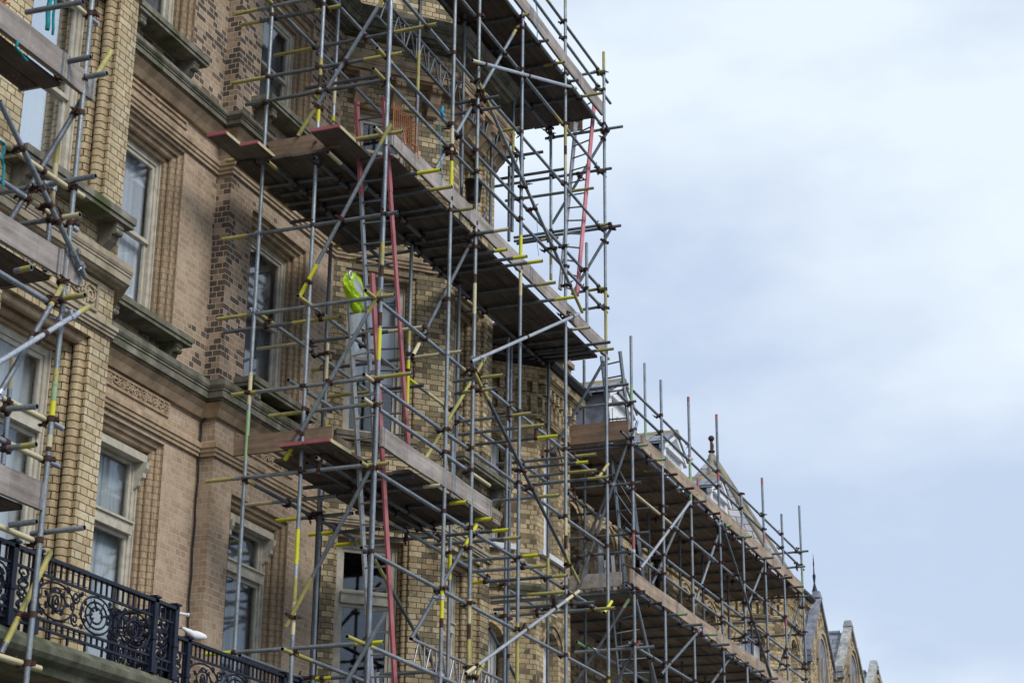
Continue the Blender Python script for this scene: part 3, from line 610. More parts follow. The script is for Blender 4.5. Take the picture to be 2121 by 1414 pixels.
# pyramid roof of the far bay with finial
mb = MB(); az = 15.0; ax, ay = 43.05, 11.8; ez = 11.5
foot = [(40.8, 11.3), (42.0, 9.85), (44.05, 9.85), (45.3, 11.3), (45.3, 13.8), (40.8, 13.8)]
for i in range(6):
    a, b = foot[i], foot[(i+1) % 6]; am = [(ax+(a[0]-ax)*k, ay+(a[1]-ay)*k, ez+(az-ez)*(1-k)) for k in (1, .06)]; bm = [(ax+(b[0]-ax)*k, ay+(b[1]-ay)*k, ez+(az-ez)*(1-k)) for k in (1, .06)]
    mb.face([am[0], bm[0], bm[1], am[1]])
pr = mb.build('turret_roof', M_slatep, b2)
mb = MB()
for a in foot[:5]: mb.bar((a[0], a[1], ez), (ax, ay, az), .075, 0, 6)
mb.build('hip_ridge', M_hip, pr)
mb = MB(); mb.lathe((ax, ay, az-.30), [(.2, -.1), (.15, .06), (.12, .2), (.08, .26)], 0, 10); mb.lathe((ax, ay, az-.15), [(.13, -.02), (.13, .03), (.07, .07), (.035, .14), (.035, .2), (.08, .22), (.08, .26), (.035, .28), (.035, .50), (.0, .52)], 1, 10)
mb.lathe((ax, ay, az+.42), [(.0, -.08), (.055, -.055), (.08, 0), (.055, .055), (0, .08)], 1, 10); mb.path([(ax+.03, ay, az+.12), (ax+.11, ay, az+.17), (ax+.15, ay, az+.27), (ax+.12, ay, az+.32)], .02, 1, 6)
mb.build('finial', [M_cope, M_rust], pr)
mb = MB(); mb.box(31.15, 31.6, 11.3, 11.9, 11.5, 13.35); mb.box(31.1, 31.65, 11.25, 11.95, 13.352, 13.45); mb.build('chimney', MB_['far'], b2)

# ------------------------------------------------------------------ three gabled houses further on
def gable(x0, W, yf, ze, za, lab, coping, fin=None, yb=16):
    t = thing('gabled_house', lab, 'house', (x0+W/2, yf+2, 0), None)
    xm = x0+W/2; mb = MB()
    mb.face([(x0, yf, 0), (x0+W, yf, 0), (x0+W, yf, ze), (xm, yf, za), (x0, yf, ze)]); mb.face([(x0, yf+.3, 0), (x0, yf, 0), (x0, yf, ze), (x0, yf+.3, ze)]); mb.face([(x0, yb, 0), (x0, yf+.3, 0), (x0, yf+.3, ze), (x0, yb, ze)]); mb.face([(x0+W, yf, 0), (x0+W, yb, 0), (x0+W, yb, ze), (x0+W, yf, ze)])
    wl = mb.build('wall', MB_['far'], t)
    mb = MB()
    for sg in (-1, 1):
        xe = xm+sg*(W/2+.1); a = [Vector(q) for q in ((xm, yf+.16, za-.2), (xe, yf+.16, ze-.28), (xe, yb, ze-.28), (xm, yb, za-.2))]; mb.hexa(a+[q+Vector((0, 0, .08)) for q in a])
    mb.build('roof', M_slate, t)
    mb = MB(); mb.bar((xm, yf+.3, za-.12), (xm, yb, za-.12), .07, 0, 6); mb.build('ridge', M_lead, t)
    mb = MB()
    for sg in (-1, 1):
        xe = xm+sg*(W/2+.08); a = [Vector(q) for q in ((xm, yf-.06, za-.02), (xe, yf-.06, ze-.06), (xe, yf+.17, ze-.06), (xm, yf+.17, za-.02))]; mb.hexa(a+[q+Vector((0, 0, .14)) for q in a])
    mb.hexa([(xm-.14, yf-.07, za+.02), (xm+.14, yf-.07, za+.02), (xm+.14, yf+.18, za+.02), (xm-.14, yf+.18, za+.02), (xm-.07, yf-.03, za+.2), (xm+.07, yf-.03, za+.2), (xm+.07, yf+.14, za+.2), (xm-.07, yf+.14, za+.2)]); mb.box(x0-.06, x0+.10, yf-.075, yf+.18, ze-.22, ze-.055); mb.box(x0+W-.10, x0+W+.06, yf-.075, yf+.18, ze-.22, ze-.055)
    mb.build('coping', coping, t)
    mb = MB(); n = 10; cx, cz, r = xm, ze+.0, W*.17
    for k in range(n):
        a0, a1 = R_(180*k/n), R_(180*(k+1)/n)
        for r0, r1, o in ((r, r+.1, .03), (r+.1, r+.17, .07)):
            mb.hexa([(cx-r0*math.cos(a0), yf-o, cz+1.3*r0*math.sin(a0)), (cx-r0*math.cos(a1), yf-o, cz+1.3*r0*math.sin(a1)), (cx-r0*math.cos(a1), yf, cz+1.3*r0*math.sin(a1)), (cx-r0*math.cos(a0), yf, cz+1.3*r0*math.sin(a0)),
                     (cx-r1*math.cos(a0), yf-o, cz+1.3*r1*math.sin(a0)), (cx-r1*math.cos(a1), yf-o, cz+1.3*r1*math.sin(a1)), (cx-r1*math.cos(a1), yf, cz+1.3*r1*math.sin(a1)), (cx-r1*math.cos(a0), yf, cz+1.3*r1*math.sin(a0))])
    for s in (-1, 1): mb.box(cx+s*r-.05+s*.03, cx+s*r+.05+s*.03, yf-.05, yf, cz-1.6, cz)
    mb.box(cx-.04, cx+.04, yf-.04, yf, cz-1.6, cz+.1); mb.build('arch', M_pale, wl)
    mb = MB(); n = 10; mb.face([(cx-r, yf-.004, cz-1.6), (cx+r, yf-.004, cz-1.6)]+[(cx+r*math.cos(R_(180*k/n)), yf-.004, cz+1.3*r*math.sin(R_(180*k/n))) for k in range(n+1)]); mb.build('recess_shade', M_lead, wl)  # flat grey panel on the wall, the arch recess's shade painted as colour
    if fin:
        mb = MB(); mb.lathe((xm, yf+.1, za+.2), [(.08, 0), (.05, .1), (.02, .22), (.045, .42), (.02, .48), (.014, .68), (.02, .72), (.0, 1.05)], 0, 8); mb.build('finial', M_iron, t)
    return t
gable(47.2, 2.75, 10.55, 10.9, 12.55, 'nearest slate roofed brick gable with an iron spike finial beyond the scaffolding', M_lead, True)
gable(50.75, 2.9, 10.5, 11.1, 12.5, 'middle brick gable with pale lichened coping between two other gables', M_cope)
gable(54.3, 2.6, 10.5, 11.0, 12.0, 'smallest and furthest pale coped gable at the end of the row', M_cope)

# ------------------------------------------------------------------ scaffold tubes
S = 8.9; TR = .0242
TM = [M_steel, M_yel, M_bri, M_red, M_crm, M_light, M_steel2, M_grn, M_black, M_rust]
CM = dict(s=0, y=1, b=2, r=3, c=4, l=5, d=6, g=7, k=9)
def tube_mesh(p, q, paint='', base='s', n=10, r=TR):
    mb = MB(); p = Vector(p); q = Vector(q); L = (q-p).length; d = (q-p)/L; a, b = basis(d)
    segs = []; cuts = [0., 1.]
    pl = []
    for s in paint.split(',') if paint else []:
        lo, hi = s[1:].split('-'); pl.append((float(lo), float(hi), CM[s[0]])); cuts += [float(lo), float(hi)]
    cuts = sorted(set(c for c in cuts if 0 <= c <= 1))
    def rg(t, rr=r, o=0): c = p+d*(L*t+o); return [c+(a*math.cos(6.28318*i/n)+b*math.sin(6.28318*i/n))*rr for i in range(n)]
    for c0, c1 in zip(cuts, cuts[1:]):
        m = (c0+c1)/2; mi = CM[base]
        for lo, hi, k in pl:
            if lo <= m <= hi: mi = k
        mb.grid([rg(c0), rg(c1)], mi, True, True)
    for t, sg in ((0, 1), (1, -1)):
        r0 = rg(t); r1 = rg(t, r*.82); r2 = rg(t, r*.80, sg*.05)
        if sg > 0: mb.grid([r1, r0], CM[base], False, True); mb.grid([r2, r1], 8, True, True); mb.face(r2[::-1], 8)  # bore and its end disc are black: shade of the hollow painted in
        else: mb.grid([r0, r1], CM[base], False, True); mb.grid([r1, r2], 8, True, True); mb.face(r2, 8)
    return mb
class Scaf:
    def __init__(s, root): s.root = root; s.t = []
    def add(s, kind, p, q, paint='', base='s'):
        jt = lambda v: Vector(v)+Vector([random.uniform(-.007, .007) for _ in range(3)])
        p, q = jt(p), jt(q); s.t.append((kind, p, q)); tube_mesh(p, q, paint, base).build(kind, TM, s.root)
    # vertical at pixel (px,py) on plane y=Y (or x=X), reaching pixel rows ya (top), yb (bottom; None = ground)
    def V(s, px, py, ya, yb, Y=S, paint='', base='s', ax='y'):
        p = on(px, py, ax, Y); zt = zpix(p.x, p.y, ya); zb = 0. if yb is None else zpix(p.x, p.y, yb)
        def cv(v): return (zpix(p.x, p.y, float(v))-zb)/(zt-zb) if float(v) > 1.01 else float(v)
        q = []
        for a in paint.split(',') if paint else []:
            lo, hi = a[1:].split('-'); lo, hi = sorted((cv(lo), cv(hi))); q.append('%s%.4f-%.4f' % (a[0], max(0, lo), min(1, hi)))
        s.add('standard', (p.x, p.y, zb), (p.x, p.y, zt), ','.join(q), base)
    def L(s, x1, y1, x2, y2, Y=S, paint='', base='s', ext=(0, 0), kind='ledger'):
        a = on(x1, y1, 'y', Y); b = on(x2, y2, 'y', Y); z = (a.z+b.z)/2; s.add(kind, (a.x-ext[0], Y, z), (b.x+ext[1], Y, z), paint, base)
    # transom: inner pixel, outer pixel; X given or derived from the outer end standing at Y=yo
    def T(s, x1, y1, x2, y2, X=None, yo=8.62, paint='', base='s'):
        if X is None: X = on(x2, y2, 'y', yo).x
        a = on(x1, y1, 'x', X); b = on(x2, y2, 'x', X); z = (a.z+b.z)/2; s.add('transom', (X, a.y, z), (X, b.y, z), paint, base)
    def TZ(s, px, py, z, yin, paint='', base='s', out=None):
        p = on(px, py, 'z', z); s.add('transom', (p.x, yin, z), (p.x, min(p.y, 8.80), z), paint, base)
    def D(s, x1, y1, x2, y2, ax='y', v=S-.05, paint='', base='s', v2=None):
        s.add('brace', on(x1, y1, ax, v), on(x2, y2, ax, v if v2 is None else v2), paint, base)
    def couplers(s, cap=100):
        T = s.t; got = []
        for i in range(len(T)):
            p1 = T[i][1]; d1 = T[i][2]-p1; l1 = d1.length; d1 = d1/l1
            for j in range(i+1, len(T)):
                p2 = T[j][1]; d2 = T[j][2]-p2; l2 = d2.length; d2 = d2/l2
                c = d1.dot(d2)
                if abs(c) > .97: continue
                w0 = p1-p2; den = 1-c*c; s1 = (c*d2.dot(w0)-d1.dot(w0))/den; s2 = (d2.dot(w0)-c*d1.dot(w0))/den
                if not (-.03 < s1 < l1+.03 and -.03 < s2 < l2+.03): continue
                a = p1+d1*s1; b = p2+d2*s2
                if (a-b).length > .15: continue
                if any((a-g_[0]).length < .07 for g_ in got): continue
                got.append((a, b, d1, d2))
        got.sort(key=lambda g_: g_[0].length)
        rest = MB()
        for k, (a, b, d1, d2) in enumerate(got):
            mb = MB() if k < cap else rest
            rnd = random.random
            for c, d in ((a, d1), (b, d2)):
                mb.bar(c-d*.024, c+d*.024, .032, 0, 8)
                u, v = basis(d); an = rnd()*6.28; o = u*math.cos(an)+v*math.sin(an); mb.obox(c+o*.045, d, o, d.cross(o), .018, .016, .014)
                cr = d.cross(o); mb.bar(c+o*.05-cr*.01, c+o*.05+cr*(.06+.03*rnd()), .0075, 0, 5); mb.bar(c+o*.05+cr*.03, c+o*.05+cr*.046, .016, 0, 6)
            if (a-b).length > .01: mb.bar(a, b, .024, 0, 6)
            if k < cap: mb.build('coupler', TM[9:10] if rnd() < .88 else M_light, s.root)
        if rest.v: o = rest.build('coupler', M_rust, s.root); o['kind'] = 'stuff'
def zpix(x, y, py):
    """height of the point of the vertical through (x,y) that shows at picture row py"""
    lo, hi = -5., 40.
    for _ in range(40):
        m = (lo+hi)/2; v = Vector((x, y, m-CAMZ)); r = 707-FPX*v.dot(CU)/v.dot(CF)
        if r > py: lo = m
        else: hi = m
    return lo
def deck(root, x0, x1, y0, y1, z, m=None, name='deck', L=3.9):
    mb = MB(); n = max(1, round((y1-y0)/.228)); w_ = (y1-y0)/n
    for i in range(n):
        x = x0+random.uniform(-.06, .05); first = random.uniform(.3, 1)*L
        while x < x1-.02:
            e = min(x1+random.uniform(-.05, .05), x+first); first = L
            if x1-e < .5: e = x1+random.uniform(-.05, .05)
            dz = random.uniform(0, .006); mb.box(x+.004, e-.004, y0+i*w_+.006, y0+(i+1)*w_-.006, z+dz, z+.038+dz); x = e
    return mb.build(name, m or M_deck, root)
def toe(root, x0, x1, y, z, m, h=.225, splits=(), t=.038, tilt=0):
    xs = [x0, *splits, x1]
    for a, b in zip(xs, xs[1:]):
        mb = MB(); za, zb_ = z+random.uniform(-.012, .012), z+random.uniform(-.012, .012); ya, yb = y+random.uniform(-.006, .006), y+random.uniform(-.006, .006); n = 6
        for k in range(n):
            f0, f1 = k/n, (k+1)/n; sg0, sg1 = -.014*math.sin(math.pi*f0), -.014*math.sin(math.pi*f1); xa, xb = a+.004+(b-a-.008)*f0, a+.004+(b-a-.008)*f1
            z0_, z1_ = za+(zb_-za)*f0+sg0, za+(zb_-za)*f1+sg1; y0_, y1_ = ya+(yb-ya)*f0, ya+(yb-ya)*f1
            mb.grid([[(xa, y0_-t/2, z0_), (xa, y0_+t/2, z0_), (xa, y0_+t/2, z0_+h), (xa, y0_-t/2, z0_+h)], [(xb, y1_-t/2, z1_), (xb, y1_+t/2, z1_), (xb, y1_+t/2, z1_+h), (xb, y1_-t/2, z1_+h)]], 0, False, True)
            if k == 0: mb.face([(xa, y0_-t/2, z0_+h), (xa, y0_+t/2, z0_+h), (xa, y0_+t/2, z0_), (xa, y0_-t/2, z0_)])
            if k == n-1: mb.face([(xb, y1_-t/2, z1_), (xb, y1_+t/2, z1_), (xb, y1_+t/2, z1_+h), (xb, y1_-t/2, z1_+h)])
        for xx, zz, yy in ((a+.03, za, ya), (b-.06, zb_, yb)): mb.box(xx, xx+.025, yy-t/2-.002, yy+t/2+.002, zz-.003, zz+h+.002, 1)
        mb.build('toe_board', [m, M_steel2], root)
def toey(root, x, y0, y1, z, m, h=.225):
    mb = MB(); mb.box(x-.02, x+.02, y0, y1, z, z+h); mb.build('toe_board', m, root)
SI = S+.05

# =============================== main scaffold
ms = thing('scaffold', 'tall tube scaffold with three board platforms and many yellow ended tubes round the canted bay', 'scaffold', (22.4, 9.6, 0))
A = Scaf(ms); X0 = 18.44
A.V(790, 600, -200, None, paint='y502-548,k550-574,k648-676,b680-746'); A.V(806, 100, -200, 300)
A.V(929, 600, -200, None, paint='c266-316,k316-334,b334-386,b1218-1280,k1280-1300'); A.V(983, 600, -200, None, paint='k568-586,c588-650,k1292-1322,y1324-1380,c1240-1290'); A.V(1078, 600, -200, None, paint='b488-530,c552-612,y1290-1414')
A.V(1172, 600, -200, None, paint='y2-8,y255-300,k302-320,c322-356,c1071-1108,k1108-1136,y1138-1178'); A.V(1254, 600, 108, None, paint='y108-150,y598-706,y1396-1440')
A.V(530, 600, 8, None, X0, 'c771-838,g850-950', ax='x'); A.V(642, 600, -200, None, X0, 'y120-156,k156-182,b185-252,l252-268,b1096-1168,l1168-1196,y1196-1246,c1246-1314', ax='x')
A.V(1216, 590, 502, 676); A.V(788, 560, -200, None, 9.25, base='d')
A.V(680, 600, 505, None, 10.54, base='d'); A.V(697, 120, -200, 252, 10.54, 'b240-252,l220-240,c160-215')
A.V(849, 650, 510, 930, 9.7, 'y680-714,l716-742,b746-850'); A.V(863, 250, -200, 480, 9.7, 'y106-190', 'd'); A.V(949, 700, -200, 910, 9.7, base='d'); A.V(675, 800, 712, None, 10.4, 'c712-790')
A.V(1062, 300, 200, 480, 9.7, 'y265-330', 'd'); A.V(1055, 400, 345, 500, 9.9, base='d'); A.V(1141, 400, 180, 580, 9.72, 'y512-550,l550-568,y568-580'); A.V(1017, 400, 290, 470, 9.9, base='d')
A.V(1057, 800, 710, None, 9.75, base='d'); A.V(1048, 1100, 700, None, 9.72); A.V(1136, 900, 740, None, 9.72, 'y1155-1200', 'd'); A.V(933, 1150, 900, None, 9.72, 'b1143-1200'); A.V(940, 960, 880, 1060, 9.8); A.V(735, 1000, 860, 990, 10.2, 'y.0-1')
A.V(975, 1300, 1240, None, 9.75, 'y1240-1400'); A.V(672, 950, 870, 960, 10.1, 'y.0-1')
# ledgers, outer face
A.L(774, 261, 1255, 737, SI, 'c.0-.03,y.80-.86,y.985-1', ext=(0, .15)); A.L(782, 93, 1256, 614, SI, 'y.0-.045', ext=(0, .1)); A.L(774, 141, 1252, 644, SI, 'y.0-.06', ext=(0, .1))
A.L(820, -18, 1254, 483, SI, '', ext=(0, .1)); A.L(961, 0, 1250, 365, SI, 'y.62-.72', ext=(.5, .1)); A.L(1030, -40, 1247, 276, SI, ext=(1, .15))
A.L(1070, -60, 1265, 223, SI, ext=(1, 0)); A.L(1095, -58, 1258, 177, SI, 'y.15-.4', ext=(1, 0))
A.L(553, 0, 793, 235, 10.54, 'y.0-.1'); A.L(688, 0, 812, 130, 9.82)
A.L(527, 645, 770, 812, 10.54, 'y.0-.14'); A.L(616, 611, 1141, 1005, 9.82, 'y.0-.05,b.33-.40,c.44-.5')
A.L(757, 598, 1250, 1000, SI, 'y.0-.05,c.33-.38', ext=(0, .1)); A.L(755, 771, 1260, 1140, SI, 'c.0-.05', ext=(0, 0)); A.L(750, 826, 1014, 1004, SI, 'c.0-.1,c.85-1')
A.L(747, 954, 1250, 1270, SI, 'y.0-.05'); A.L(505, 989, 747, 1127, 10.54, 'y.0-.07'); A.L(747, 1131, 1254, 1405, SI); A.L(718, 1324, 1000, 1432, SI, 'y.0-.1', ext=(0, 3))
A.L(585, 1340, 800, 1432, 9.82, 'y.0-.12', ext=(0, 3)); A.L(800, 1072, 1152, 1282, 9.82, 'c.0-.03,y.6-.66,c.92-1'); A.L(1025, 1267, 1061, 1291, 9.8, 'c.6-1')
A.L(498, 1352, 640, 1412, 10.54, ext=(0, 4)); A.L(944, 858, 1130, 992, 9.75, ext=(0, 0)); A.L(598, 790, 700, 850, 10.3)
# transoms of the end frame
A.T(487, 27, 645, 0, X0, paint='y.0-.3'); A.T(499, 51, 706, 14, X0+.1, paint='y.0-.2,y.75-1', base='d'); A.T(569, 113, 905, 53, 19.6, paint='y.0-.25,y.75-1', base='d')
A.T(480, 172, 833, 111, X0, paint='y.0-.22,y.78-1', base='d'); A.T(632, 183, 791, 156, 20.0, base='d'); A.T(508, 215, 795, 167, X0-.05, base='d')
A.T(468, 331, 833, 275, X0, paint='y.0-.08,y.72-1'); A.T(462, 492, 824, 441, X0, paint='y.0-.15', base='s'); A.T(449, 661, 817, 610, X0, paint='y.0-.18,y.9-1'); A.T(464, 686, 704, 658, 18.75, paint='y.6-1', base='d')
A.T(533, 722, 877, 679, 19.9, paint='c.0-.3,c.8-1', base='d'); A.T(612, 771, 956, 728, 21.1, paint='y.0-.15,c.7-1', base='d'); A.T(481, 817, 854, 773, X0, paint='y.0-.14,y.75-1')
A.T(679, 821, 877, 798, 21.2, paint='y.0-.5', base='d'); A.T(556, 861, 792, 835, X0+.1, paint='y.0-.4,y.8-1'); A.T(429, 998, 805, 956, X0, paint='y.0-.16,y.88-1')
A.T(509, 1045, 698, 1025, 19.5, paint='c.0-.3'); A.T(571, 1078, 731, 1064, 20.1, paint='b.0-.3'); A.T(640, 1109, 785, 1092, 20.8, paint='b.0-.4', base='d'); A.T(698, 1129, 836, 1116, 21.3, paint='b.0-.35')
A.T(427, 1355, 795, 1329, X0, paint='b.0-.15,b.85-1'); A.T(651, 1405, 900, 1388, 20.6, paint='b.0-.15'); A.T(600, 460, 700, 448, 20.0, base='d')
A.T(935, 225, 1035, 192, None, paint='', base='d'); A.T(935, 244, 1035, 215, None, base='d'); A.T(960, 282, 1083, 268, 24.0, paint='y.2-1', base='d')
A.T(1005, 334, 1124, 315, 24.6, base='d'); A.T(1035, 369, 1170, 351, 25.4, base='d'); A.T(990, 392, 1266, 347, 26.3); A.T(1047, 416, 1229, 390, 26.0, paint='y.75-1'); A.T(1065, 492, 1266, 464, 26.3, paint='y.9-1'); A.T(1065, 499, 1285, 467, 26.38); A.T(1070, 504, 1155, 492, 26.1, paint='c.6-1', base='d')
A.T(1190, 608, 1252, 594, 26.3, paint='y.4-1'); A.T(1205, 641, 1250, 635, 26.3); A.T(1196, 157, 1252, 145, 26.3, paint='y.7-1'); A.T(1210, 190, 1243, 183, 26.3); A.T(1130, 290, 1290, 259, 26.35)
for a in ((940, 788, 1043, 779, 'y.4-1'), (940, 815, 1030, 804, 'y.2-.9'), (945, 874, 1102, 855, 'y.75-1'), (945, 899, 1128, 881, 'y.7-1'), (985, 919, 1157, 902, 'b.75-1'), (1028, 960, 1234, 940, 'y.7-1'), (1055, 971, 1219, 956, 'b.85-1'),
          (1094, 987, 1235, 974, 'y.6-1'), (1053, 1008, 1260, 988, 'y.8-1'), (1021, 1036, 1159, 1025, 'y.7-1'), (960, 1161, 1115, 1149, 'b.8-1'), (976, 1183, 1132, 1173, 'y.8-1'), (979, 1207, 1175, 1191, 'b.0-.12,y.85-1'), (1014, 1236, 1170, 1226, 'y.5-1'),
          (1016, 1248, 1172, 1235, ''), (1023, 1261, 1231, 1246, ''), (1054, 1274, 1274, 1259, 'y.75-1')):
    A.T(*a[:4], paint=a[4], base='d' if random.random() < .5 else 's')
# transoms carrying the boards (outer ends stick out over the street)
Z4, Z3, Z2_ = 15.60, 11.50, 7.80
for px, py, c in ((1091, 32, 'y'), (1133, 85, ''), (1169, 129, 'y'), (1195, 166, ''), (1246, 194, 'y')): A.TZ(px, py, Z4, 10.45 if px > 1150 else 9.9, (c+'.8-1') if c else '', 'd')
for x in (19.0, 19.9, 20.9, 21.8): A.add('transom', (x, 9.9, Z4), (x, 8.72, Z4), '', 'd')
for px, py, c, yi in ((913, 351, 'b', 10.7), (937, 387, 'y', 10.7), (981, 431, 'y', 9.9), (1055, 474, 'c', 9.9), (1050, 517, 'b', 9.9), (1092, 530, 'b', 9.9), (1123, 540, 'b', 9.9), (1151, 584, 'y', 10.5), (1191, 614, 'b', 10.5), (1221, 677, 'c', 10.5), (1264, 709, '', 10.5), (1271, 722, 'y', 10.5)):
    A.TZ(px, py, Z3, yi, (c+'.86-1') if c else '', 'd')
for x in (18.95, 19.5, 20.2, 20.9, 21.4): A.add('transom', (x, 10.8, Z3), (x, 8.95 if x > 19.8 else 9.75, Z3), 'y.0-.05', 'd')
for x in (25.3, 25.75, 26.1): A.add('transom', (x, 10.5, Z3), (x, 9.0, Z3), 'y.0-.06', 'd')
for px, py, c in ((881, 1008, 'c'), (928, 1044, 'b'), (991, 1075, 'b'), (1043, 1097, 'b'), (1036, 1115, 'y')): A.TZ(px, py, Z2_, 10.3, (c+'.85-1') if c else '', 'd')
A.add('transom', (19.6, 10.4, Z2_), (19.6, 8.95, Z2_), '', 'd')
for z, xa, xb in ((Z4-.055, 18.4, 26.4), (Z3-.055, 18.3, 26.4), (Z2_-.055, 18.5, 22.2)):    # inner ledgers under the boards
    A.add('ledger', (xa, 9.78, z), (xb, 9.78, z), '', 'd')
A.add('ledger', (18.2, 10.35, Z3-.055), (21.7, 10.35, Z3-.055), 'y.0-.06', 'd'); A.add('ledger', (18.2, 9.55, Z3-.055), (21.0, 9.55, Z3-.055), 'c.0-.12', 'd'); A.add('ledger', (18.35, 9.6, Z2_-.055), (21.7, 9.6, Z2_-.055), 'c.0-.06', 'd')
# braces
XB = X0-.06
A.D(791, 0, 616, 282, 'x', XB, 'y.8-1,y.0-.05'); A.D(809, 258, 622, 612, 'x', XB, 'y.0-.12,b.82-1'); A.D(789, 598, 590, 954, 'x', XB, 'y.0-.14,b.9-1'); A.D(771, 965, 592, 1296, 'x', XB, 'y.7-1', 'd'); A.D(800, 1267, 690, 1460, 'x', XB)
A.D(1077, 48, 903, 352, 'y', S+.1, 'y.0-.1'); A.D(991, 172, 1206, 648, 'y', S-.06, 'y.0-.12,y.88-1'); A.D(978, 126, 1193, 183, 'y', S-.1, 'c.0-.06', 'l'); A.D(1007, 441, 855, 735, 'y', S+.1, 'c.93-1', 'd')
A.D(977, 748, 1198, 651, 'y', S-.1, '', 'l'); A.D(981, 768, 1199, 1205, 'y', S-.06, 'y.0-.12,y.86-1', 'd'); A.D(1006, 739, 875, 960, 'y', 9.5, 'y.0-.45', 'y'); A.D(850, 1322, 986, 1089, 'y', S+.1, 'b.78-1', 'd'); A.D(966, 1394, 1199, 1224, 'y', S-.1, 'c.0-.1,c.86-1', 'l')
A.D(1262, 267, 1143, 464, 'x', 26.42); A.D(1266, 472, 1185, 610, 'x', 26.42); A.D(1250, 748, 1130, 960, 'x', 26.3, base='d'); A.D(775, 1155, 920, 1414, 'y', 9.9, 'y.0-.2', 'd'); A.D(1014, 1300, 1075, 1414, 'y', 9.8, base='d')
A.D(1000, 1375, 985, 1400, 'y', S-.1, 'y.0-1'); A.D(1240, 988, 1260, 960, 'y', S-.1, 'y.0-1')
# lattice beams
def lattice(root, a, b, c, d, Y):
    p0 = on(*a, 'y', Y); p1 = on(*b, 'y', Y); q0 = on(*c, 'y', Y); q1 = on(*d, 'y', Y); zt = (p0.z+p1.z)/2; zb = (q0.z+q1.z)/2; x0 = min(p0.x, q0.x); x1 = max(p1.x, q1.x)
    mb = MB(); mb.bar((x0, Y, zt), (x1, Y, zt), .024, 0, 8); mb.bar((x0, Y, zb), (x1, Y, zb), .024, 0, 8); x = x0+.1; h = zt-zb
    while x < x1-h: mb.bar((x, Y, zb), (x+h*.45, Y, zt), .013, 0, 6); mb.bar((x+h*.45, Y, zt), (x+h*.9, Y, zb), .013, 0, 6); mb.bar((x+h, Y, zb), (x+h, Y, zt), .013, 0, 6); x += h*1.15
    mb.build('lattice_beam', M_alu if zt < 8 else M_steel2, root)
lattice(ms, (832, 35), (1000, 237), (780, 32), (1085, 372), 9.8); lattice(ms, (850, 1322), (1050, 1412), (850, 1376), (937, 1414), 9.85)
# boards
deck(ms, 18.2, 21.6, 8.98, 10.95, 15.64); deck(ms, 21.6, 24.4, 8.98, 9.92, 15.64); deck(ms, 24.4, 26.35, 8.98, 10.5, 15.64)
deck(ms, 18.3, 19.75, 9.62, 10.85, 11.54); deck(ms, 19.75, 21.25, 8.99, 10.80, 11.54); deck(ms, 21.25, 24.5, 8.99, 9.88, 11.54); deck(ms, 24.5, 26.32, 8.99, 10.55, 11.54)
deck(ms, 18.62, 19.55, 9.62, 10.3, 7.84); deck(ms, 19.55, 21.9, 8.99, 10.3, 7.84)
toe(ms, 18.2, 26.35, S-.045+.03, 15.67, M_toe, splits=(20.3, 23.1, 25.2)); toe(ms, 18.55, 26.45, S+.0, 11.60, M_toe, splits=(20.9, 23.2, 24.9)); toe(ms, 18.55, 21.85, S+.0, 7.87, M_toe, splits=(20.6,))
toey(ms, 18.45, 9.45, 10.7, 7.90, M_toey); toey(ms, 18.42, 9.5, 10.45, 11.60, M_toey); toey(ms, 26.7, 9.35, 9.6, 15.66, M_toey)
toe(ms, 18.62, 19.0, 9.5, 7.86, M_toey)
A.couplers()

# =============================== left scaffold
ls = thing('scaffold', 'nearest scaffold cut off at the left edge, its weathered boards beside the yellow brick window', 'scaffold', (11, 9.3, 0))
B = Scaf(ls)
B.V(150, 420, -150, None, paint='y764-790,g790-830,b830-870,c900-925,k925-935'); B.V(108, 400, 290, 560, 9.15, 'y292-340,c340-430,s430-540'); B.V(20, 820, 740, 960, 9.6, 'c.7-1')
B.L(-60, 20, 153, 176, SI, 'c.75-1', ext=(3, 0)); B.L(100, -35, 200, 48, SI, 'c.5-.95,l.95-1', ext=(3, 0)); B.L(0, 296, 138, 388, SI, 'c.65-1', ext=(2, 0)); B.L(159, 399, 171, 408, SI, 'c.2-1', ext=(.15, 0))
B.L(0, 375, 133, 459, SI, 'c.8-1', ext=(2, 0)); B.L(150, 470, 160, 479, SI, 'l.0-1', ext=(.15, 0)); B.L(0, 566, 102, 622, SI, ext=(2, 0)); B.L(0, 822, 107, 873, SI, 'c.75-1', ext=(2, 0)); B.L(118, 880, 129, 886, SI, 'l.0-1', ext=(.15, 0))
B.L(0, 909, 99, 955, SI, 'c.8-1', ext=(2, 0)); B.L(108, 959, 120, 965, SI, 'l.0-1', ext=(.15, 0)); B.L(0, 1091, 81, 1123, SI, 'c.3-1', ext=(2, 0)); B.L(0, 1358, 81, 1386, SI, 'c.3-1', ext=(2, 0))
for a in ((53, 27, 172, 4, ''), (108, 134, 188, 120, ''), (40, 184, 222, 153, ''), (0, 399, 200, 367, ''), (0, 470, 166, 446, 'c.8-1'), (124, 620, 175, 611, 'y.2-1'), (0, 850, 76, 839, ''), (0, 932, 76, 918, 'y.6-1'), (21, 1087, 78, 1078, ''), (64, 1105, 175, 1093, 'l.3-1'), (30, 560, 66, 554, 'y.4-1')):
    B.T(*a[:4], yo=8.66, paint=a[4], base='d' if a[0] > 100 else 's')
B.D(0, 208, 173, 572, 'y', S-.05); B.D(230, 108, 0, 492, 'y', S+.08, 'y.0-.2', 'd'); B.D(158, 543, 0, 815, 'y', S+.0, 'y.0-.35', 'd'); B.D(181, 636, -40, 772, 'y', S-.1, 'y.0-.1', 'l'); B.D(106, 1144, 0, 1352, 'y', S+.12, 'y.0-.9', 'd')
def zof(px, py): return on(px, py, 'y', S).z
xe = on(110, 215, 'z', 9.2)
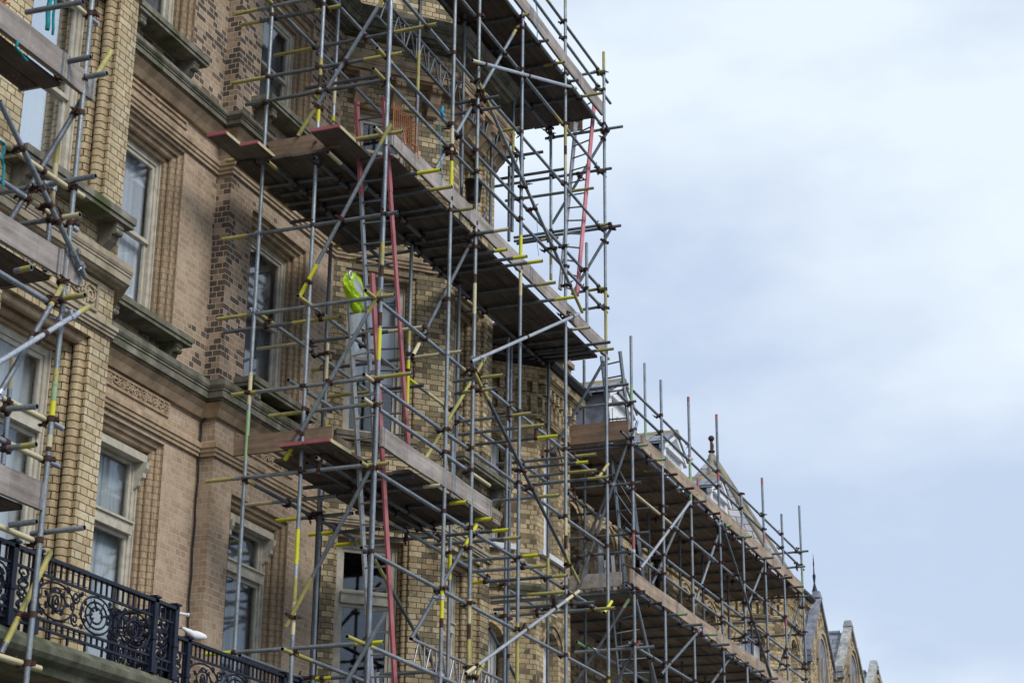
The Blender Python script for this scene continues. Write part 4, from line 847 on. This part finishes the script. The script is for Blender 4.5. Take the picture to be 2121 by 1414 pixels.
deck(ls, 7, 12.15, 8.98, 9.35, 9.24); deck(ls, 7, 11.75, 9.35, 10.3, 9.24); deck(ls, 7, 12.3, 8.98, 10.0, 7.50, L=2.6); deck(ls, 7, 12.25, 8.98, 9.9, 5.53)
toe(ls, 6.5, 12.55, S+.0, 9.27, M_toe, splits=(9.0, 12.1)); toe(ls, 6.5, 12.62, S+.0, 7.545, M_toe, splits=(10.2, 12.3)); toe(ls, 6.5, 12.38, S+.0, 5.56, M_toe, splits=(9.6,))
B.add('ledger', (7, 9.75, 9.15), (12.2, 9.75, 9.15), '', 'd')
B.couplers()

# =============================== far scaffold
fs = thing('scaffold', 'long lower scaffold with two tan board platforms and red tipped poles running into the distance', 'scaffold', (33, 9.4, 0))
C = Scaf(fs)
for px, py, ya, c in ((1309, 900, 696, 'r1100-1145,g795-835'), (1370, 900, 787, ''), (1430, 1000, 822, 'r822-834,r943-956,g956-1040'), (1488, 1000, 858, 'r858-872,r978-994'), (1538, 1100, 1020, ''), (1582, 1100, 990, 'r990-1004,r1108-1124'), (1622, 1150, 1064, 'r1280-1300'), (1659, 1150, 1046, 'g1160-1232')):
    C.V(px, py, ya, None, paint=c)
C.V(1337, 850, 752, 915, 9.95, 'g.0-.3'); C.V(1211, 900, 745, None, 9.88, base='d'); C.V(1445, 1000, 990, 1050, 9.95, 'r.0-1')
for px in (1282, 1344, 1407, 1453, 1505, 1550): C.V(px, 1100, 1040+(px-1282)*.35, None, 9.9, base='d')
C.L(1312, 810, 1660, 1150, SI); C.L(1279, 815, 1665, 1178, SI); C.L(1286, 898, 1665, 1230, SI, 'c.2-.24'); C.L(1295, 1003, 1668, 1316, SI, 'c.04-.2'); C.L(1294, 1100, 1668, 1372, SI); C.L(1300, 1144, 1665, 1400, SI); C.L(1298, 1228, 1640, 1434, SI); C.L(1300, 1340, 1500, 1440, SI)
C.L(1177, 1024, 1240, 1068, 9.88, 'd.0-1'); C.L(1195, 1335, 1340, 1405, 9.88, 'g.0-.2'); C.L(1211, 930, 1555, 1225, 9.9, base='d'); C.L(1213, 1240, 1560, 1430, 9.9, base='d')
for a in ((1188, 844, 1318, 830, 27.75), (1210, 805, 1302, 797, 27.75), (1177, 923, 1312, 909, 27.75), (1165, 1014, 1328, 999, 27.75), (1177, 1067, 1383, 1048, 29.4), (1177, 1115, 1344, 1101, 27.8), (1188, 1151, 1305, 1143, 27.8), (1180, 1238, 1334, 1229, 27.8), (1190, 1350, 1354, 1338, 27.8), (1598, 1146, 1675, 1141, 39.2), (1625, 1176, 1668, 1171, 39.2), (1518, 1289, 1630, 1283, 37.8), (1500, 1322, 1668, 1314, 39.2), (1460, 1294, 1500, 1290, 33.0), (1600, 1387, 1668, 1384, 39.3)):
    C.T(*a[:4], a[4], base='d' if random.random() < .6 else 's')
x = 27.8; k = 0
while x < 39.3:
    for z, xm in ((10.53, 39.3), (8.18, 39.3)):
        if x < xm: C.add('transom', (x+random.uniform(-.1, .1), 10.75, z), (x, 8.95-random.uniform(.2, .38), z), random.choice(['', '', 'k.93-1', 'g.93-1', '']), 'd')
    x += .88; k += 1
C.D(1429, 1038, 1323, 1181, 'y', S-.1, '', 'l'); C.D(1434, 1017, 1350, 1210, 'y', S+.1, 'r.0-.1', 'd'); C.D(1489, 1105, 1437, 1256, 'y', S+.1); C.D(1496, 1085, 1598, 1401, 'y', S-.05, base='d'); C.D(1595, 1137, 1538, 1280, 'y', S+.1); C.D(1541, 1322, 1463, 1430, 'y', S+.1, 'y.0-.05', 'd')
C.D(1458, 1295, 1370, 1395, 'y', S-.06, 'd.0-1'); C.D(1660, 1240, 1605, 1410, 'y', S+.1, base='d'); C.D(1317, 1240, 1358, 1414, 'y', S+.1); C.D(1303, 905, 1195, 1225, 'x', 27.7, base='d'); C.D(1262, 1010, 1175, 1220, 'x', 27.9, base='d'); C.D(1303, 1238, 1185, 1425, 'x', 27.75, 'g.0-.1', 'd'); C.D(1325, 1325, 1270, 1424, 'x', 27.8, 'r.0-.3', 'd')
C.D(1252, 1268, 1266, 1244, 'y', S-.05, 'b.0-1'); C.D(1320, 872, 1311, 905, 'y', S-.05)
deck(fs, 27.75, 29.35, 8.99, 10.85, 10.57, M_deckf); deck(fs, 29.35, 39.25, 8.99, 10.78, 10.57, M_deckf); deck(fs, 27.85, 39.3, 8.99, 10.78, 8.22, M_deckf)
toe(fs, 28.25, 39.35, S+.0, 10.62, M_toeb, splits=(29.55, 31.9, 34.3, 36.8)); toe(fs, 27.6, 39.0, S+.0, 8.27, M_toeb, splits=(30.0, 32.4, 35.2))
toey(fs, 27.72, 8.95, 9.95, 10.63, M_toey, .32); toey(fs, 27.75, 9.1, 9.95, 8.28, M_toe)
C.couplers()

# ------------------------------------------------------------------ loose boards with painted ends
def board(x0, x1, y0, y1, z, lab, side=True, tilt=0., m=None):
    mb = MB(); L = x1-x0
    a = Vector((x0, y0, z)); e = .03
    def bx(xa, xb, ya, yb, mi): mb.hexa([(xa, ya, z+tilt*(xa-x0)), (xb, ya, z+tilt*(xb-x0)), (xb, yb, z+tilt*(xb-x0)), (xa, yb, z+tilt*(xa-x0)), (xa, ya, z+.04+tilt*(xa-x0)), (xb, ya, z+.04+tilt*(xb-x0)), (xb, yb, z+.04+tilt*(xb-x0)), (xa, yb, z+.04+tilt*(xa-x0))], mi)
    bx(x0, x0+e, y0, y1, 1); bx(x0+e+.0005, x1, y0, y1, 0)
    if side: bx(x0+e+.001, x0+.55, y0-.004, y0-.0005, 2)
    return tag(mb.build('scaffold_board', [m or M_deck, M_red, M_crm], None), lab, 'board', 'loose boards with painted ends')
board(17.62, 20.2, 10.60, 10.85, 11.60, 'red ended board sticking out furthest left from the middle platform')
board(17.95, 20.4, 10.36, 10.60, 11.585, 'red ended board second from the left on the middle platform')
board(17.98, 20.3, 9.30, 9.68, 11.625, 'wide red ended board lying highest on the middle platform beside the red posts', m=M_deck)
board(18.9, 21.2, 9.04, 9.42, 11.60, 'red edged board behind the leaning pole on the middle platform', False)
board(18.25, 20.2, 9.72, 10.02, 7.885, 'left red ended board lying on the lowest platform'); board(18.24, 20.3, 9.38, 9.70, 7.885, 'right red ended board lying on the lowest platform beside the ladder')

# ------------------------------------------------------------------ ladders
def ladder(name, tl, tr, bl, br, lab, mats, n, redtop=0, ends=None):
    tl, tr, bl, br = map(Vector, (tl, tr, bl, br)); t = thing(name, lab, 'ladder', (bl+br)/2)
    for a, b, m in ((tl, bl, mats[0]), (tr, br, mats[1])):
        mb = MB(); d = (b-a).normalized(); acr = (tr-tl).normalized(); nn_ = d.cross(acr).normalized(); mb.obox((a+b)/2, d, nn_, acr, (b-a).length/2, .033, .014)
        if redtop: mb.obox(a+d*.55, d, nn_, acr, .56, .036, .019, 1); mb.bar(a-d*.01, a-d*.05, .04, 1, 10)
        mb.build('stile', [m, M_red], t)
    for k in range(n):
        f_ = (k+.7)/n; a = tl.lerp(bl, f_); b = tr.lerp(br, f_); mb = MB(); mb.bar(a, b, .014, 0, 6); mb.build('rung', mats[2], t)
    return t
def lp(px, py, y): return on(px, py, 'y', y)
ladder('ladder', lp(739, 220, 9.45), lp(795, 210, 9.08), lp(776, 960, 9.45), lp(848, 958, 9.08), 'ladder with a red stile and red post tops rising through the middle platform', (M_steel, M_red, M_steel2), 17, 1)
ladder('ladder', lp(720, 577, 9.50), lp(771, 566, 9.15), lp(770, 1414, 9.50), lp(818, 1414, 9.15), 'aluminium ladder with the yellow hi-vis vest hung on its top', (M_alu, M_red, M_alu), 19)
ladder('ladder', lp(1197, 212, 9.40), lp(1233, 190, 9.05), lp(1160, 600, 9.40), lp(1195, 612, 9.05), 'ladder with a pink right stile leaning against the sky at the right end', (M_alu, M_pnk, M_steel), 15)
ladder('ladder', lp(1246, 737, 9.45), lp(1284, 727, 9.1), lp(1264, 905, 9.45), lp(1305, 904, 9.1), 'steel ladder standing before the nearest white dormer', (M_steel, M_steel, M_steel2), 6)
ladder('ladder', lp(1264, 918, 9.45), lp(1309, 1010, 9.1), lp(1296, 1216, 9.45), lp(1335, 1216, 9.1), 'steel ladder between the two tan boarded platforms', (M_steel, M_steel, M_steel2), 8)
ladder('ladder', lp(1269, 1265, 9.45), lp(1319, 1250, 9.1), lp(1285, 1430, 9.45), lp(1358, 1430, 9.1), 'steel ladder hanging below the lower tan boarded platform', (M_steel, M_steel, M_steel2), 6)
ladder('ladder', lp(1252, 1160, 9.95), lp(1268, 1150, 9.75), lp(1262, 1228, 9.95), lp(1274, 1228, 9.75), 'short narrow ladder end in front of the arched window behind the poles', (M_alu, M_alu, M_alu), 3)

# ------------------------------------------------------------------ hi-vis vest hung over the ladder
def vest():
    m, t, b = mat('hi_vis_yellow', (.50, .80, .02), .75); t.links.new(ramp(t, noise(t, 9, 4), [(.3, (.30, .50, .01)), (.7, (.50, .74, .03))]), b.inputs['Base Color'])
    grey = mat('reflective_tape', (.48, .50, .52), .35, .3)[0]; Y = 9.35
    outl = [(567, 721, 731), (571, 717, 738), (578, 714, 742), (586, 714.5, 745), (594, 716, 748), (602, 719, 751), (610, 722, 754), (617, 725, 755), (622, 729, 748), (628, 731, 743), (634, 733, 744), (640, 735, 747), (646, 737, 748)]
    mb = MB(); n = 40; rows = []
    for i, (py, xa, xb) in enumerate(outl):
        r = []
        for k in range(n):
            a = 6.2832*k/n; fold = .006*math.sin(9*a+i*.9)+.010*math.sin(4*a-i*.7)+random.uniform(-.002, .002)
            px = (xa+xb)/2+(xb-xa)/2*math.cos(a)*(1+.05*math.sin(5*a+i*1.1)); c = on(px, py+3.0*math.sin(3*a+.5*i), 'y', Y); r.append((c.x, Y-.06*math.sin(a)-fold*1.6, c.z))
        rows.append(r)
    for i in range(len(rows)-1):
        for k in range(n):
            k2 = (k+1) % n; tape = (6+i*.5 < 20-k+0*i < 0) or (9 < k+i*.35 < 12.5 and i > 1)
            mb.face([rows[i][k], rows[i+1][k], rows[i+1][k2], rows[i][k2]], 1 if tape else 0, True)
    mb.face(rows[0], 0); mb.face(rows[-1][::-1], 0)
    c = on(726, 570, 'y', Y-.05); mb.path([c+Vector((.035*math.cos(a*.6), 0, .05*math.sin(a*.6))) for a in range(12)], .013, 1, 5)
    tag(mb.build('safety_vest', [m, grey]), 'bright yellow hi-vis vest with silver tape draped over the ladder top', 'vest')
vest()

# ------------------------------------------------------------------ orange mesh guard
def guard():
    t = thing('brick_guard', 'rusty orange wire mesh guard hung above the middle platform toe board', 'mesh guard', on(840, 260, 'y', S-.02))
    Y = S-.03; a = on(816, 212, 'y', Y); b = on(861, 243, 'y', Y); x0, x1 = a.x, on(862, 290, 'y', Y).x; z1 = (a.z+.0); z0 = 11.78
    mb = MB(); n = 12
    for k in range(n+1): x = x0+(x1-x0)*k/n; mb.bar((x, Y, z0), (x, Y, z1), .004 if 0 < k < n else .009, 0, 4)
    m = 10
    for k in range(m+1): z = z0+(z1-z0)*k/m; mb.bar((x0, Y, z), (x1, Y, z), .004 if 0 < k < m else .009, 0, 4)
    mb.build('mesh', M_ora, t)
    for x in (x0+.25, x1-.02):
        mb = MB(); mb.path([(x-.1, Y, z0+.06), (x, Y-.03, z0+.06), (x+.02, Y-.03, z0-.04), (x, Y-.05, z0-.10)], .010, 0, 5); mb.build('hook', M_ora, t)
guard()

# ------------------------------------------------------------------ ropes, bucket, bird, netting
M_teal = paint('teal_rope', (.0, .18, .22), (.02, .30, .33), .8); M_skyb = paint('blue_rope', (.02, .22, .42), (.04, .32, .52), .8)
def rope(pts, r, lab, m, Y=S-.04, grp=None):
    mb = MB(); P = [on(x, y, 'y', Y) for x, y in pts]; Q = []
    for a, b in zip(P, P[1:]): Q += [a.lerp(b, k/4) for k in range(4)]
    Q.append(P[-1]); mb.path([q+Vector((.004*math.sin(i), .004*math.cos(i*1.3), 0)) for i, q in enumerate(Q)], r, 0, 5); return tag(mb.build('rope', m), lab, 'rope', grp)
rope([(104, -30), (102, 15), (97, 62)], .022, 'thick teal rope hanging at the top beside the glass', M_teal, 9.2); rope([(116, -30), (113, 20), (108, 72)], .013, 'thinner teal rope beside the thick one at the top left', M_teal, 9.2)
rope([(36, 84), (33, 98), (44, 112), (56, 127)], .012, 'short teal cord dangling under the top left platform', M_teal); rope([(2, 292), (10, 300), (6, 318), (3, 330), (8, 345), (6, 385)], .012, 'frayed teal cord tied to the pole at the left edge', M_teal)
rope([(917, 222), (915, 232), (918, 243)], .022, 'knotted bright blue rope tuft on a pole above the middle platform', M_skyb); rope([(910, 243), (912, 300), (915, 383)], .006, 'long thin blue line hanging from the knotted rope', M_skyb)
rope([(1108, 0), (1113, 28), (1112, 80)], .007, 'thin dark teal line hanging at the top against the sky', M_teal); rope([(1112, 450), (1113, 500), (1115, 530)], .004, 'faint thin line hanging above the middle platform against the sky', M_skyb)
mb = MB(); c = on(981, 395, 'y', 9.5)
mb.lathe((c.x, c.y, c.z-.16), [(0, 0), (.10, 0), (.105, .05), (.125, .27), (.135, .27), (.135, .30), (.12, .30), (.10, .05), (0, .03)], 0, 14)
mb.path([(c.x-.13, c.y, c.z+.12), (c.x-.1, c.y, c.z+.26), (c.x, c.y, c.z+.30), (c.x+.1, c.y, c.z+.26), (c.x+.13, c.y, c.z+.12)], .006, 0, 5)
tag(mb.build('bucket', M_black), 'black bucket hanging under the top platform beside the bay corner', 'bucket')
def bird():
    c = on(399, 1321, 'y', 10.0); c.z = 5.45; d = Vector((.75, -.62, 0)).normalized(); mb = MB(); nsec = 14; rows = []
    for i in range(nsec+1):
        t = i/nsec; x = -.12+.27*t; r = (.01 if i == 0 else .026*math.sin(min(1, t/.2)*math.pi*.62) if t < .2 else .026+.022*math.sin((t-.2)/.7*math.pi) if t < .9 else .026*(1-t)/.1+.006)
        z = .055*max(0, 1-t/.42)**.8-.012*t; u, v = basis(d); rows.append([c+d*x+Vector((0, 0, z))+(Vector((0, 0, 1))*math.sin(a*.6283)+d.cross(Vector((0, 0, 1)))*math.cos(a*.6283))*r for a in range(10)])
    mb.grid(rows, 0, True, True); mb.face(rows[0][::-1], 0); mb.face(rows[-1], 0)
    h = c-d*.12+Vector((0, 0, .055)); mb.path([h, h-d*.035-Vector((0, 0, .008))], [.009, .002], 1, 5)
    for s in (-1, 1): q = c+d.cross(Vector((0, 0, 1)))*.02*s; mb.bar(q-Vector((0, 0, .03)), q-Vector((0, 0, .06)), .005, 1, 5)
    tag(mb.build('bird', [paint('white_feathers', (.72, .73, .76), (.82, .83, .85), .8), M_black]), 'white bird perched on the black balcony railing', 'bird')
bird()
mb = MB()
for k in range(14): a = on(random.uniform(-5, 20), random.uniform(-8, 14), 'y', 8.95); b = on(random.uniform(-5, 22), random.uniform(-8, 16), 'y', 8.92); mb.bar(a, b, .006, 0, 4)
tag(mb.build('orange_netting', M_ora), 'crumpled orange netting on the boards at the top left corner', 'netting')
mb = MB(); a = on(364, 1268, 'y', 10.1); mb.bar(a, a+Vector((.12, -.06, 0)), .014, 0, 8); mb.bar(a+Vector((.12, -.06, 0)), a+Vector((.135, -.068, 0)), .02, 0, 8); tag(mb.build('pipe_stub', M_white), 'small white threaded pipe stub behind the balcony corner post', 'pipe')
